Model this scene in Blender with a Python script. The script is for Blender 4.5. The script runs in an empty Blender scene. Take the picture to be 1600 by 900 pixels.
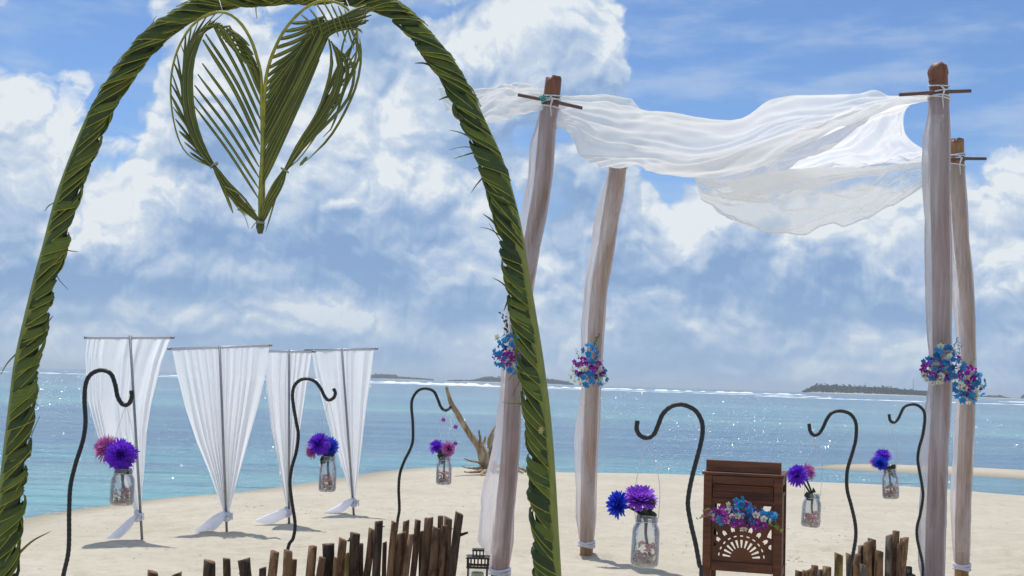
import bpy, bmesh, math, random
import numpy as np
from mathutils import Vector, Matrix, noise as mnoise
R = math.radians
PI = math.pi
random.seed(7)
scn = bpy.context.scene
C = scn.collection

# ------------------------------------------------------------------ camera
FPX = 1931.0
CAM = Vector((0.0, 0.0, 1.5))
PITCH, ROLL = 4.36, 1.79
cam_d = bpy.data.cameras.new('camera')
cam = bpy.data.objects.new('camera', cam_d)
C.objects.link(cam)
scn.camera = cam
ROT = Matrix.Rotation(R(90 + PITCH), 3, 'X') @ Matrix.Rotation(R(ROLL), 3, 'Z')
cam.matrix_world = Matrix.Translation(CAM) @ ROT.to_4x4()
cam_d.sensor_width = 36.0
cam_d.lens = 36.0 * FPX / 1600.0
cam_d.clip_start = 0.05
cam_d.clip_end = 60000.0

def ray(px, py):
    """direction seen at a pixel of the 1600x900 photograph"""
    return (ROT @ Vector(((px - 800) / FPX, -(py - 450) / FPX, -1.0))).normalized()

def P(px, py, Y):
    """world point on that sight line at depth Y (metres ahead)"""
    d = ray(px, py)
    return CAM + d * (Y / d.y)

def azel(px, py):
    d = ray(px, py)
    return math.degrees(math.atan2(d.x, d.y)), math.degrees(math.asin(d.z))

# ------------------------------------------------------------------ render look
scn.view_settings.view_transform = 'Standard'
scn.view_settings.look = 'None'
scn.view_settings.exposure = EXPOSURE = -0.1
scn.view_settings.gamma = 1.0
scn.cycles.max_bounces = 8
scn.cycles.transparent_max_bounces = 24
scn.cycles.diffuse_bounces = 3
scn.cycles.glossy_bounces = 3
scn.cycles.transmission_bounces = 6
scn.cycles.caustics_reflective = False
scn.cycles.caustics_refractive = False
scn.cycles.sample_clamp_indirect = 6.0
scn.cycles.use_denoising = True

# ------------------------------------------------------------------ sun
SUN_EL, SUN_AZ = 69.0, -24.0         # azimuth from +Y (ahead), negative = to the left
sd = Vector((math.sin(R(SUN_AZ)) * math.cos(R(SUN_EL)), math.cos(R(SUN_AZ)) * math.cos(R(SUN_EL)), math.sin(R(SUN_EL))))
sl = bpy.data.lights.new('sun', 'SUN')
sl.energy = 4.0
sl.angle = R(0.53)
sl.color = (1.0, 0.96, 0.9)
sun = bpy.data.objects.new('sun', sl)
C.objects.link(sun)
sun.location = (0, 0, 30)
sun.rotation_euler = (-sd).to_track_quat('-Z', 'Y').to_euler()

# ------------------------------------------------------------------ node helpers
class NT:
    def __init__(s, tree):
        s.t = tree; s.n = tree.nodes; s.l = tree.links
    def node(s, kind, **kw):
        n = s.n.new(kind)
        for k, v in kw.items():
            if k.startswith('i_'):
                s.put(n.inputs[k[2:].replace('_', ' ')], v)
            elif k.startswith('n') and k[1:].isdigit():
                s.put(n.inputs[int(k[1:])], v)
            else:
                setattr(n, k, v)
        return n
    def put(s, sock, v):
        if isinstance(v, bpy.types.NodeSocket):
            s.l.new(v, sock)
        elif isinstance(v, bpy.types.Node):
            s.l.new(v.outputs[0], sock)
        else:
            if hasattr(sock, 'default_value'):
                try:
                    sock.default_value = v
                except Exception:
                    sock.default_value = tuple(v) + (1.0,)
    def math(s, op, a, b=0.0, c=0.0, clamp=False):
        n = s.n.new('ShaderNodeMath'); n.operation = op; n.use_clamp = clamp
        s.put(n.inputs[0], a); s.put(n.inputs[1], b); s.put(n.inputs[2], c)
        return n.outputs[0]
    def vmath(s, op, a, b=(0, 0, 0), out=0):
        n = s.n.new('ShaderNodeVectorMath'); n.operation = op
        s.put(n.inputs[0], a); s.put(n.inputs[1], b)
        return n.outputs[out]
    def smooth(s, v, a, b, lo=0.0, hi=1.0, kind='SMOOTHSTEP'):
        n = s.n.new('ShaderNodeMapRange'); n.interpolation_type = kind; n.clamp = True
        s.put(n.inputs[0], v)
        n.inputs[1].default_value = a; n.inputs[2].default_value = b
        n.inputs[3].default_value = lo; n.inputs[4].default_value = hi
        return n.outputs[0]
    def mix(s, f, a, b, mode='MIX'):
        n = s.n.new('ShaderNodeMix'); n.data_type = 'RGBA'; n.blend_type = mode
        s.put(n.inputs[0], f); s.put(n.inputs[6], a if not isinstance(a, tuple) else tuple(a[:3]) + (1,)); s.put(n.inputs[7], b if not isinstance(b, tuple) else tuple(b[:3]) + (1,))
        return n.outputs[2]
    def noise(s, vec, scale, detail=4, rough=0.5, lac=2.0, dist=0.0, out=0, w=None):
        n = s.n.new('ShaderNodeTexNoise')
        if w is not None:              # flat noise, moved aside by w (cheap enough for the whole sky)
            n.noise_dimensions = '2D'
            vec = s.vmath('ADD', vec, (w * 37.3, w * 11.9, 0))
        if vec is not None: s.put(n.inputs['Vector'], vec)
        n.inputs['Scale'].default_value = scale; n.inputs['Detail'].default_value = detail
        n.inputs['Roughness'].default_value = rough; n.inputs['Lacunarity'].default_value = lac
        n.inputs['Distortion'].default_value = dist
        return n.outputs[out]
    def ramp(s, f, stops, interp='LINEAR'):
        n = s.n.new('ShaderNodeValToRGB'); n.color_ramp.interpolation = interp
        e = n.color_ramp.elements
        while len(e) > 1: e.remove(e[0])
        e[0].position = stops[0][0]; e[0].color = tuple(stops[0][1]) + (1,)
        for p_, c_ in stops[1:]:
            x = e.new(p_); x.color = tuple(c_) + (1,)
        s.put(n.inputs[0], f)
        return n.outputs[0]

# ------------------------------------------------------------------ sky: Nishita blue with cumulus over it
world = bpy.data.worlds.new('World')
scn.world = world
world.use_nodes = True
W = NT(world.node_tree)
for n in list(W.n): W.n.remove(n)
tc = W.node('ShaderNodeTexCoord')
sep = W.node('ShaderNodeSeparateXYZ', n0=tc.outputs['Generated'])
az = W.math('MULTIPLY', W.math('ARCTAN2', sep.outputs[0], sep.outputs[1]), 180 / PI)
el = W.math('MULTIPLY', W.math('ARCSINE', sep.outputs[2]), 180 / PI)
pos = W.node('ShaderNodeCombineXYZ', n0=az, n1=el, n2=0.0).outputs[0]

# the large clouds of the day, as soft ellipses (photo pixel centre, radii in pixels, weight)
BLOBS = [
    (0, 230, 150, 200, .48), (120, 420, 190, 160, .34), (330, 150, 110, 150, .46), (270, 230, 90, 130, .30), (560, 130, 110, 150, .34), (960, 420, 120, 140, .30), (900, 230, 80, 120, .16), (300, 400, 200, 120, .30),
    (225, 210, 60, 120, .10), (620, 330, 220, 170, .26), (820, 70, 175, 130, .34), (700, 190, 130, 120, .14), (500, 260, 140, 120, .2),
    (1180, 420, 190, 130, .36), (1420, 400, 230, 120, .34), (1080, 370, 90, 70, .16), (1600, 420, 160, 150, .24),
    (130, 70, 190, 105, -.46), (180, 240, 70, 110, -.30), (1330, 60, 360, 150, -.42), (1080, 190, 110, 110, -.34),
    (1045, 290, 70, 34, -.32), (587, 215, 22, 40, -.24),
    (1500, 270, 140, 70, -.20), (230, 240, 40, 40, -.06),
]
def make_field_group():
    g = bpy.data.node_groups.new('cloud_field', 'ShaderNodeTree')
    g.interface.new_socket('pos', in_out='INPUT', socket_type='NodeSocketVector')
    g.interface.new_socket('field', in_out='OUTPUT', socket_type='NodeSocketFloat')
    g.interface.new_socket('billow', in_out='OUTPUT', socket_type='NodeSocketFloat')
    G = NT(g)
    gi = G.node('NodeGroupInput'); go = G.node('NodeGroupOutput')
    p = gi.outputs[0]
    # slow warp, then billows
    w1 = G.vmath('SCALE', G.vmath('SUBTRACT', G.noise(p, .22, 3, .5, out=1, w=3.1), (.5, .5, .5)), (0, 0, 0))
    w1.node.inputs['Scale'].default_value = 4.2
    pw = G.vmath('ADD', p, w1)
    w2 = G.vmath('SCALE', G.vmath('SUBTRACT', G.noise(p, 1.1, 4, .6, out=1, w=7.7), (.5, .5, .5)), (0, 0, 0))
    w2.node.inputs['Scale'].default_value = .8
    pw2 = G.vmath('MULTIPLY', G.vmath('ADD', pw, w2), (1.0, 1.25, 1.0))
    big = G.noise(pw2, .17, 8, .52, w=1.3)
    vor = G.node('ShaderNodeTexVoronoi', feature='F1', voronoi_dimensions='2D', n0=pw2)
    vor.inputs['Scale'].default_value = .33
    vor.inputs['Detail'].default_value = 3.0
    vor.inputs['Roughness'].default_value = .45
    puff = G.math('SUBTRACT', .62, vor.outputs['Distance'])
    f = G.math('ADD', G.math('MULTIPLY', G.math('SUBTRACT', big, .5), 1.15), G.math('MULTIPLY', puff, .34))
    tot = f
    for (px, py, rx, ry, wt) in BLOBS:
        a, e = azel(px, py)
        dv = G.vmath('MULTIPLY', G.vmath('SUBTRACT', pw, (a, e, 0)), (FPX / rx * PI / 180, FPX / ry * PI / 180, 0))
        ln = G.vmath('LENGTH', dv, out=1)
        tot = G.math('ADD', tot, G.smooth(ln, 0.25, 1.45, wt, 0.0))
    G.l.new(tot, go.inputs[0]); G.l.new(f, go.inputs[1])
    return g
fg = make_field_group()
def field(off):
    n = W.n.new('ShaderNodeGroup'); n.node_tree = fg
    W.put(n.inputs[0], W.vmath('ADD', pos, off))
    return n.outputs
F0, F1, F2 = field((0, 0, 0)), field((-.15, .38, 0)), field((-.5, 1.7, 0))
f0 = F0[0]
# more cloud close to the horizon, where the layers stack up
bias = W.smooth(el, 2.0, 10.0, .34, 0.05)
cov = W.math('ADD', f0, bias)
alpha = W.smooth(cov, -.05, .15)
lit = W.math('ADD', W.math('MULTIPLY', W.math('SUBTRACT', F0[1], F1[1]), 1.45), W.math('MULTIPLY', W.math('SUBTRACT', F0[1], F2[1]), .40))
lit = W.math('ADD', lit, W.math('MULTIPLY', W.math('SUBTRACT', f0, F2[0]), .75))
thick = W.smooth(cov, .10, .70)
lv = W.math('SUBTRACT', W.math('ADD', .69, lit), W.math('MULTIPLY', thick, .16))
lv = W.math('ADD', lv, W.math('MULTIPLY', W.math('SUBTRACT', W.noise(pos, .13, 3, .45, w=9.2), .5), .9))
# flat grey bottoms low in the sky
band = W.noise(W.vmath('MULTIPLY', pos, (.10, .75, 1)), 1.0, 5, .5, w=5.0)
lv = W.math('ADD', lv, W.math('MULTIPLY', W.math('SUBTRACT', band, .5), W.smooth(el, 1.0, 8.0, .9, .1)))
for (px, py, rx, ry, wt) in [(600, 425, 230, 60, -.26), (180, 450, 260, 24, -.40), (480, 455, 200, 22, -.24), (1240, 492, 330, 32, -.34), (790, 200, 110, 90, -.26), (690, 260, 70, 100, -.12),
                             (1180, 440, 90, 60, -.22), (1340, 430, 90, 50, -.24), (880, 300, 80, 160, -.30), (520, 330, 60, 60, -.16), (60, 330, 70, 50, -.16), (980, 450, 100, 60, -.14),
                             (30, 160, 90, 80, .22), (140, 320, 120, 60, .24), (640, 300, 80, 60, .20), (1070, 340, 70, 60, .30), (960, 50, 30, 70, .30), (850, 20, 110, 30, .16),
                             (240, 350, 110, 50, .16), (340, 130, 80, 60, .16), (1400, 350, 130, 40, .14), (1230, 340, 80, 40, .14), (300, 410, 100, 26, .22), (700, 520, 400, 26, .16), (1500, 540, 300, 24, .12), (1560, 320, 90, 50, .16), (230, 520, 300, 20, .10)]:
    a, e = azel(px, py)
    ln = W.vmath('LENGTH', W.vmath('MULTIPLY', W.vmath('SUBTRACT', pos, (a, e, 0)), (FPX / rx * PI / 180, FPX / ry * PI / 180, 0)), out=1)
    lv = W.math('ADD', lv, W.smooth(ln, 0.1, 1.5, wt, 0.0))
cloud_col = W.ramp(lv, [(0.0, (.27, .42, .68)), (.30, (.35, .50, .74)), (.55, (.48, .61, .81)), (.80, (.64, .74, .87)), (1.0, (.84, .90, .95))])
sky = W.node('ShaderNodeTexSky', sky_type='NISHITA', sun_disc=False)
sky.sun_elevation = R(SUN_EL)
sky.sun_rotation = R(SUN_AZ)
sky.altitude = 0.0
sky.air_density = 1.0; sky.dust_density = 0.0; sky.ozone_density = 3.0
SKY = 0.1
blue = W.vmath('MULTIPLY', sky.outputs[0], (.90, 1.04, 1.26))
# thin high veil
veil = W.smooth(W.noise(W.vmath('MULTIPLY', pos, (.12, .5, 1)), 1.0, 7, .6, w=2.0), .42, .75, 0.0, .5)
cc = W.vmath('SCALE', cloud_col, (0, 0, 0)); cc.node.inputs['Scale'].default_value = 1 / SKY
blue = W.mix(W.smooth(el, 0.0, 11.0, .85, 0.0), blue, (.36 / SKY, .55 / SKY, .82 / SKY))
blue2 = W.mix(veil, blue, (.55 / SKY, .68 / SKY, .86 / SKY))
skyc = W.mix(alpha, blue2, cc)
# pale sea air just above the horizon
hz = W.smooth(el, -1.0, 6.0, .66, 0.0)
skyc = W.mix(hz, skyc, (.40 / SKY, .55 / SKY, .73 / SKY))
bg = W.node('ShaderNodeBackground', n0=skyc, n1=SKY)
wo = W.node('ShaderNodeOutputWorld', n0=bg)
world.cycles.sampling_method = 'MANUAL'
world.cycles.sample_map_resolution = 512

# ------------------------------------------------------------------ mesh and object helpers
def tag(o, label=None, cat=None, group=None, kind=None):
    if label: o['label'] = label
    if cat: o['category'] = cat
    if group: o['group'] = group
    if kind: o['kind'] = kind
    return o

def thing(name, label, cat, loc=(0, 0, 0), group=None):
    o = bpy.data.objects.new(name, None)
    o.empty_display_size = .1
    C.objects.link(o)
    o.location = Vector(loc)
    return tag(o, label, cat, group)

class MB:
    def __init__(s):
        s.v = []; s.f = []; s.m = []
    def add(s, verts, faces, mat=0):
        b = len(s.v)
        s.v.extend([tuple(v) for v in verts])
        s.f.extend([tuple(b + i for i in f) for f in faces])
        s.m.extend([mat] * len(faces))
    def box(s, c, size, M=None, mat=0):
        hx, hy, hz = size[0] / 2, size[1] / 2, size[2] / 2
        vs = [Vector((x, y, z)) for x in (-hx, hx) for y in (-hy, hy) for z in (-hz, hz)]
        if M: vs = [M @ v for v in vs]
        vs = [v + Vector(c) for v in vs]
        s.add(vs, [(0, 1, 3, 2), (4, 6, 7, 5), (0, 4, 5, 1), (2, 3, 7, 6), (0, 2, 6, 4), (1, 5, 7, 3)], mat)
    def build(s, name, mat, parent=None, smooth=True, origin=None, strip=0):
        me = bpy.data.meshes.new(name)
        o0 = Vector(origin) if origin is not None else (wloc(parent) if parent else Vector((0, 0, 0)))
        me.from_pydata([(v[0] - o0.x, v[1] - o0.y, v[2] - o0.z) for v in s.v], [], s.f)
        for m in (mat if isinstance(mat, (list, tuple)) else [mat]): me.materials.append(m)
        if any(s.m): me.polygons.foreach_set('material_index', s.m)
        if smooth: me.polygons.foreach_set('use_smooth', [True] * len(me.polygons))
        if strip:       # UVs for a leaf strip three points wide: u across, v along
            uvl = me.uv_layers.new(name='UVMap')
            for lp in me.loops:
                i_ = lp.vertex_index
                uvl.data[lp.index].uv = ((i_ % 3) / 2, (i_ // 3) / strip) if i_ < strip * 3 else (.5, .5)
        me.update()
        o = bpy.data.objects.new(name, me)
        C.objects.link(o)
        if parent:
            o.parent = parent
            if origin is not None: o.location = o0 - wloc(parent)
        elif origin is not None:
            o.location = o0
        return o

def wloc(o):
    v = Vector((0, 0, 0))
    while o is not None:
        v = v + o.location; o = o.parent
    return v

def catmull(pts, n):
    """n samples along a Catmull-Rom curve through a list of equal-length vectors"""
    P0 = np.array([list(p) for p in pts], float)
    m = len(P0)
    if m == 2:
        t = np.linspace(0, 1, n)[:, None]
        return P0[0] * (1 - t) + P0[1] * t
    E = np.vstack([2 * P0[0] - P0[1], P0, 2 * P0[-1] - P0[-2]])
    u = np.linspace(0, m - 1, n)
    i = np.minimum(u.astype(int), m - 2); t = (u - i)[:, None]
    a, b, c, d = E[i], E[i + 1], E[i + 2], E[i + 3]
    return .5 * ((2 * b) + (-a + c) * t + (2 * a - 5 * b + 4 * c - d) * t ** 2 + (-a + 3 * b - 3 * c + d) * t ** 3)

def even(pts, n):
    """resample a dense polyline (first three columns = xyz) at equal arc steps"""
    a = np.array([list(p) for p in pts], float)
    s = np.r_[0, np.cumsum(np.linalg.norm(np.diff(a[:, :3], axis=0), axis=1))]
    u = np.linspace(0, s[-1], n)
    return np.stack([np.interp(u, s, a[:, k]) for k in range(a.shape[1])], 1)

def frames(path):
    path = [Vector(p[:3]) for p in path]
    T = []
    for i in range(len(path)):
        a = path[max(0, i - 1)]; b = path[min(len(path) - 1, i + 1)]
        t = (b - a)
        T.append(t.normalized() if t.length > 1e-9 else Vector((0, 0, 1)))
    n = T[0].cross(Vector((0, 1, 0)))
    if n.length < .1: n = T[0].cross(Vector((1, 0, 0)))
    n.normalize()
    out = []
    for t in T:
        n = (n - t * n.dot(t)); n.normalize()
        out.append((t, n, t.cross(n)))
    return out

def tube(mb, path, rad, seg=10, mat=0, cap=True, shape=None):
    """tapered tube; rad is a number, a list, or shape(i, phi) gives the radius"""
    path = [Vector(p[:3]) for p in path]
    fr = frames(path)
    n = len(path); vs = []; fs = []
    for i, (p, (t, a, b)) in enumerate(zip(path, fr)):
        r = rad[i] if hasattr(rad, '__len__') else rad
        for k in range(seg):
            ph = 2 * PI * k / seg
            q = r * (shape(i, ph) if shape else 1.0)
            vs.append(p + (a * math.cos(ph) + b * math.sin(ph)) * q)
    for i in range(n - 1):
        for k in range(seg):
            k2 = (k + 1) % seg
            fs.append((i * seg + k, i * seg + k2, (i + 1) * seg + k2, (i + 1) * seg + k))
    if cap:
        fs.append(tuple(range(seg - 1, -1, -1)))
        fs.append(tuple((n - 1) * seg + k for k in range(seg)))
    mb.add(vs, fs, mat)
    return mb

def lathe(mb, c, prof, seg=20, M=None, mat=0):
    vs = []; fs = []
    for r, z in prof:
        for k in range(seg):
            a = 2 * PI * k / seg
            v = Vector((r * math.cos(a), r * math.sin(a), z))
            vs.append((M @ v if M else v) + Vector(c))
    for i in range(len(prof) - 1):
        for k in range(seg):
            k2 = (k + 1) % seg
            fs.append((i * seg + k, i * seg + k2, (i + 1) * seg + k2, (i + 1) * seg + k))
    mb.add(vs, fs, mat)

def nz(x, y, z=0.0): return mnoise.noise(Vector((x, y, z)))

# ------------------------------------------------------------------ materials
def material(name):
    m = bpy.data.materials.new(name); m.use_nodes = True
    t = NT(m.node_tree)
    for n in list(t.n): t.n.remove(n)
    out = t.node('ShaderNodeOutputMaterial')
    return m, t, out

def simple(name, col, rough=.6, var=.25, scale=30, bump=.2, bscale=None, metallic=0.0, spec=.5, stretch=(1, 1, 1), col2=None, trans=0.0, objrand=0.0, dist=.01):
    m, t, out = material(name)
    co = t.node('ShaderNodeTexCoord')
    v = t.vmath('MULTIPLY', co.outputs['Object'], stretch)
    f = t.noise(v, scale, 6, .6)
    f = t.smooth(f, .3, .7)
    c2 = col2 or tuple(c * (1 - var) for c in col)
    c = t.mix(f, tuple(min(1, x * (1 + var * .5)) for x in col), c2)
    if objrand:
        oi = t.node('ShaderNodeObjectInfo')
        hs = t.node('ShaderNodeHueSaturation', i_Color=c)
        t.put(hs.inputs['Value'], t.smooth(oi.outputs['Random'], 0, 1, 1 - objrand, 1 + objrand, 'LINEAR'))
        c = hs.outputs[0]
    b = t.node('ShaderNodeBsdfPrincipled', i_Base_Color=c, i_Roughness=rough, i_Metallic=metallic)
    b.inputs['Specular IOR Level'].default_value = spec
    if bump:
        bn = t.noise(v, bscale or scale * 2, 5, .6)
        bp = t.node('ShaderNodeBump', i_Strength=bump, i_Distance=dist, i_Height=bn)
        t.put(b.inputs['Normal'], bp)
    sh = b.outputs[0]
    if trans:
        tr = t.node('ShaderNodeBsdfTranslucent', n0=c)
        mx = t.node('ShaderNodeMixShader', n0=trans, n1=sh, n2=tr)
        sh = mx.outputs[0]
    t.put(out.inputs[0], sh)
    return m

def cloth_mat(name, alpha, edge=.98, col=(.86, .87, .90), transl=.5, weave=0.0, streak=0.0, highlight=0.0):
    """sheer woven cloth: the threads close up where the sheet is seen edge-on"""
    m, t, out = material(name)
    co = t.node('ShaderNodeTexCoord')
    lw = t.node('ShaderNodeLayerWeight', i_Blend=.5)
    a = t.smooth(lw.outputs['Facing'], .25, .95, alpha, edge)
    if streak:
        uv = co.outputs['UV']
        s1 = t.noise(t.vmath('MULTIPLY', uv, (46, 1.6, 1)), 1.0, 4, .6)
        s2 = t.noise(t.vmath('MULTIPLY', uv, (13, .8, 1)), 1.0, 2, .5)
        a = t.math('ADD', a, t.math('MULTIPLY', t.math('SUBTRACT', t.math('ADD', s1, s2), 1.0), streak), clamp=True)
    if highlight:      # long streaks: highlights of the folds put into the opacity
        g1 = t.noise(t.vmath('MULTIPLY', co.outputs['Object'], (34, 34, .9)), 1.0, 4, .6, dist=.4)
        g2 = t.noise(t.vmath('MULTIPLY', co.outputs['Object'], (3, 3, 1.6)), 1.0, 3, .5)
        a = t.math('ADD', a, t.math('MULTIPLY', t.math('SUBTRACT', t.math('ADD', g1, g2), 1.0), highlight), clamp=True)
    if weave:
        w = t.noise(co.outputs['Object'], 90, 3, .6)
        a = t.math('ADD', a, t.math('MULTIPLY', t.math('SUBTRACT', w, .5), weave), clamp=True)
    d = t.node('ShaderNodeBsdfDiffuse', n0=col)
    tr = t.node('ShaderNodeBsdfTranslucent', n0=col)
    mx = t.node('ShaderNodeMixShader', n0=transl, n1=d, n2=tr)
    tp = t.node('ShaderNodeBsdfTransparent')
    fin = t.node('ShaderNodeMixShader', n0=a, n1=tp, n2=mx)
    t.put(out.inputs[0], fin)
    return m

M = {}
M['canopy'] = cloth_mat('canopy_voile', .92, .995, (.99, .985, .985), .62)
M['canopy_back'] = cloth_mat('canopy_voile_toned_down', .78, .99, (.88, .88, .89), .50)  # same voile, colour lowered where the sun burns the rear panel white
M['flap'] = cloth_mat('thin_voile', .52, .97, (.985, .985, .99), .75)
M['wrap'] = cloth_mat('wrap_voile', .54, .99, (.98, .95, .97), .64, highlight=.75)
M['curtain'] = cloth_mat('curtain_voile', .90, .99, (.985, .985, .995), .70, streak=.24)
M['tail'] = cloth_mat('tail_voile', .92, .99, (.93, .93, .98), .5)
M['dull_cord'] = simple('dull_cord', (.36, .38, .30), .8, .1, 60, .3)
M['cord'] = simple('white_cord', (.75, .75, .76), .8, .1, 60, .3)
M['teal_cord'] = simple('teal_cord', (.05, .42, .40), .7, .1, 60, .2)

def culm_material(name='bamboo_culm', k=1.0):
    m, t, out = material(name)
    co = t.node('ShaderNodeTexCoord')
    v = t.vmath('MULTIPLY', co.outputs['Object'], (40, 40, 2.2))
    f = t.noise(v, 1.0, 6, .6)
    c = t.ramp(f, [(.25, (.085 * k, .024 * k, .010 * k)), (.5, (.22 * k, .075 * k * k, .030 * k * k)), (.75, (.34 * k, .14 * k * k, .062 * k * k))])
    g = t.smooth(t.noise(co.outputs['Object'], 9, 5, .6), .45, .7)
    c = t.mix(g, c, (.18 * k, .068 * k * k, .034 * k * k))
    b = t.node('ShaderNodeBsdfPrincipled', i_Base_Color=c, i_Roughness=.48)
    bp = t.node('ShaderNodeBump', i_Strength=.5, i_Distance=.004, i_Height=f)
    t.put(b.inputs['Normal'], bp); t.put(out.inputs[0], b)
    return m
M['culm'] = culm_material()
M['culm_pale'] = culm_material('pale_bamboo_culm', 1.45)
M['stick'] = simple('dark_bamboo_stick', (.16, .085, .06), .6, .3, 60, .3)
M['steel'] = simple('galvanised_pole', (.30, .31, .33), .38, .15, 40, .1, metallic=.7)
M['rebar'] = simple('painted_rebar', (.016, .017, .018), .42, .4, 60, .3)
M['black_iron'] = simple('black_iron', (.012, .014, .014), .5, .3, 50, .2)
def leaf_material(name, col, col2, tip, rough, trans, rnd):
    m, t, out = material(name)
    uv = t.node('ShaderNodeTexCoord').outputs['UV']; oi = t.node('ShaderNodeObjectInfo')
    sh_ = t.vmath('ADD', uv, t.vmath('SCALE', (13, 7, 0)))
    t.put(sh_.node.inputs[1].links[0].from_node.inputs['Scale'], oi.outputs['Random'])
    ve = t.noise(t.vmath('MULTIPLY', sh_, (17, .8, 1)), 1.0, 4, .65)
    pa = t.noise(t.vmath('MULTIPLY', sh_, (1.6, 3.2, 1)), 1.0, 4, .6)
    c = t.mix(t.smooth(ve, .36, .64), col, col2)
    c = t.mix(t.smooth(pa, .55, .75, 0, .6), c, tip)
    c = t.mix(t.smooth(pa, .25, .42, .5, 0), c, tuple(x * .45 for x in col))
    hs = t.node('ShaderNodeHueSaturation', i_Color=c)
    t.put(hs.inputs['Value'], t.smooth(oi.outputs['Random'], 0, 1, 1 - rnd, 1 + rnd, 'LINEAR'))
    b = t.node('ShaderNodeBsdfPrincipled', i_Base_Color=hs.outputs[0], i_Roughness=rough)
    b.inputs['Specular IOR Level'].default_value = .4
    bp = t.node('ShaderNodeBump', i_Strength=.5, i_Distance=.003, i_Height=ve); t.put(b.inputs['Normal'], bp)
    tr = t.node('ShaderNodeBsdfTranslucent', n0=hs.outputs[0])
    t.put(out.inputs[0], t.node('ShaderNodeMixShader', n0=trans, n1=b, n2=tr))
    return m
M['leaf'] = leaf_material('palm_leaflet', (.105, .150, .022), (.175, .21, .034), (.30, .29, .07), .42, .26, .38)
M['leaf_dark'] = leaf_material('palm_leaflet_dark', (.045, .080, .020), (.080, .115, .028), (.16, .17, .05), .48, .2, .35)
M['rib'] = simple('palm_rib', (.42, .42, .05), .45, .3, 25, .2, trans=.1)
M['rachis'] = simple('palm_rachis', (.15, .185, .028), .5, .25, 9, .25, stretch=(8, 8, 1), col2=(.27, .27, .045))
M['rachis_yellow'] = simple('palm_midrib_yellow', (.38, .33, .035), .42, .25, 30, .25, col2=(.22, .24, .03))
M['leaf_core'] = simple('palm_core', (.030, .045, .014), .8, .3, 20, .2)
M['heart_leaf'] = leaf_material('heart_leaflet', (.085, .105, .028), (.14, .155, .040), (.25, .24, .07), .40, .25, .35)
M['violet'] = simple('petal_violet', (.15, .02, .60), .55, .3, 55, 0, trans=.35, col2=(.30, .07, .78))
M['blue_petal'] = simple('petal_blue', (.012, .030, .52), .55, .3, 55, 0, trans=.35, col2=(.04, .12, .80))
M['pink_petal'] = simple('petal_pink', (.46, .11, .36), .55, .3, 55, 0, trans=.35, col2=(.66, .26, .56))
M['purple_petal'] = simple('petal_purple', (.30, .05, .62), .55, .3, 55, 0, trans=.35, col2=(.46, .16, .80))
M['orchid_blue'] = simple('orchid_blue', (.004, .30, .54), .5, .3, 90, 0, trans=.3, objrand=.3, col2=(.01, .20, .55))
M['orchid_purple'] = simple('orchid_purple', (.20, .008, .24), .5, .3, 90, 0, trans=.3, objrand=.4, col2=(.34, .02, .36))
M['orchid_white'] = simple('orchid_white', (.74, .76, .62), .5, .1, 90, 0, trans=.3, objrand=.1)
M['orchid_lip'] = simple('orchid_lip', (.35, .02, .30), .5, .2, 90, 0)
M['lip_white'] = simple('orchid_lip_pale', (.50, .30, .50), .5, .1, 90, 0)
M['green'] = simple('spray_green', (.09, .19, .04), .5, .3, 60, 0, trans=.3)
M['green_yellow'] = simple('spray_yellow_green', (.30, .36, .10), .5, .3, 60, 0, trans=.3)
M['stem_dark'] = simple('stem_dark', (.022, .035, .018), .6, .3, 60, 0)
def wood_material(name, a, b, stretch=(14, 14, 1.2), scale=1.6, rough=.5, rand=.25, bump=.5, bark=False):
    m, t, out = material(name)
    co = t.node('ShaderNodeTexCoord')
    oi = t.node('ShaderNodeObjectInfo')
    v = t.vmath('ADD', t.vmath('MULTIPLY', co.outputs['Object'], stretch), t.vmath('SCALE', (7, 3, 5)))
    sc = v.node.inputs[1].links[0].from_node
    t.put(sc.inputs['Scale'], oi.outputs['Random'])
    f = t.noise(v, scale, 8, .62, dist=.6)
    c = t.ramp(f, [(.28, tuple(x * .35 for x in a)), (.46, a), (.66, b), (.85, tuple(x * .7 for x in b))])
    if bark:        # flakes of bark left on the split wood, pale patches
        fl = t.noise(t.vmath('ADD', t.vmath('MULTIPLY', co.outputs['Object'], (30, 30, 11)), v), .8, 5, .65)
        c = t.mix(t.smooth(fl, .50, .60, 0, .75), c, tuple(x * .32 for x in a))
        c = t.mix(t.smooth(fl, .30, .40, .55, 0), c, tuple(min(1, x * 1.7) for x in b))
        f = t.math('ADD', f, t.math('MULTIPLY', t.smooth(fl, .46, .60), .9))
    hs = t.node('ShaderNodeHueSaturation', i_Color=c)
    t.put(hs.inputs['Value'], t.smooth(oi.outputs['Random'], 0, 1, 1 - rand, 1 + rand, 'LINEAR'))
    bs = t.node('ShaderNodeBsdfPrincipled', i_Base_Color=hs.outputs[0], i_Roughness=rough)
    bp = t.node('ShaderNodeBump', i_Strength=bump, i_Distance=.006, i_Height=f)
    t.put(bs.inputs['Normal'], bp); t.put(out.inputs[0], bs)
    return m
M['teak'] = wood_material('teak_wood', (.105, .029, .008), (.175, .053, .015), (3, 3, 30), 1.2, .55, .10, .15)
M['stake_tan'] = wood_material('stake_tan', (.20, .105, .05), (.34, .20, .10), rough=.85, bark=True)
M['stake_brown'] = wood_material('stake_brown', (.11, .056, .030), (.22, .125, .070), rough=.85, bark=True)
M['stake_dark'] = wood_material('stake_dark', (.045, .026, .016), (.11, .065, .040), rough=.85, bump=.8, bark=True)
M['stake_grey'] = wood_material('stake_grey', (.10, .08, .062), (.22, .175, .13), rough=.9, bark=True)
M['stake_yellow'] = wood_material('stake_yellow', (.22, .15, .04), (.36, .26, .09), rough=.85, bark=True)
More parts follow.
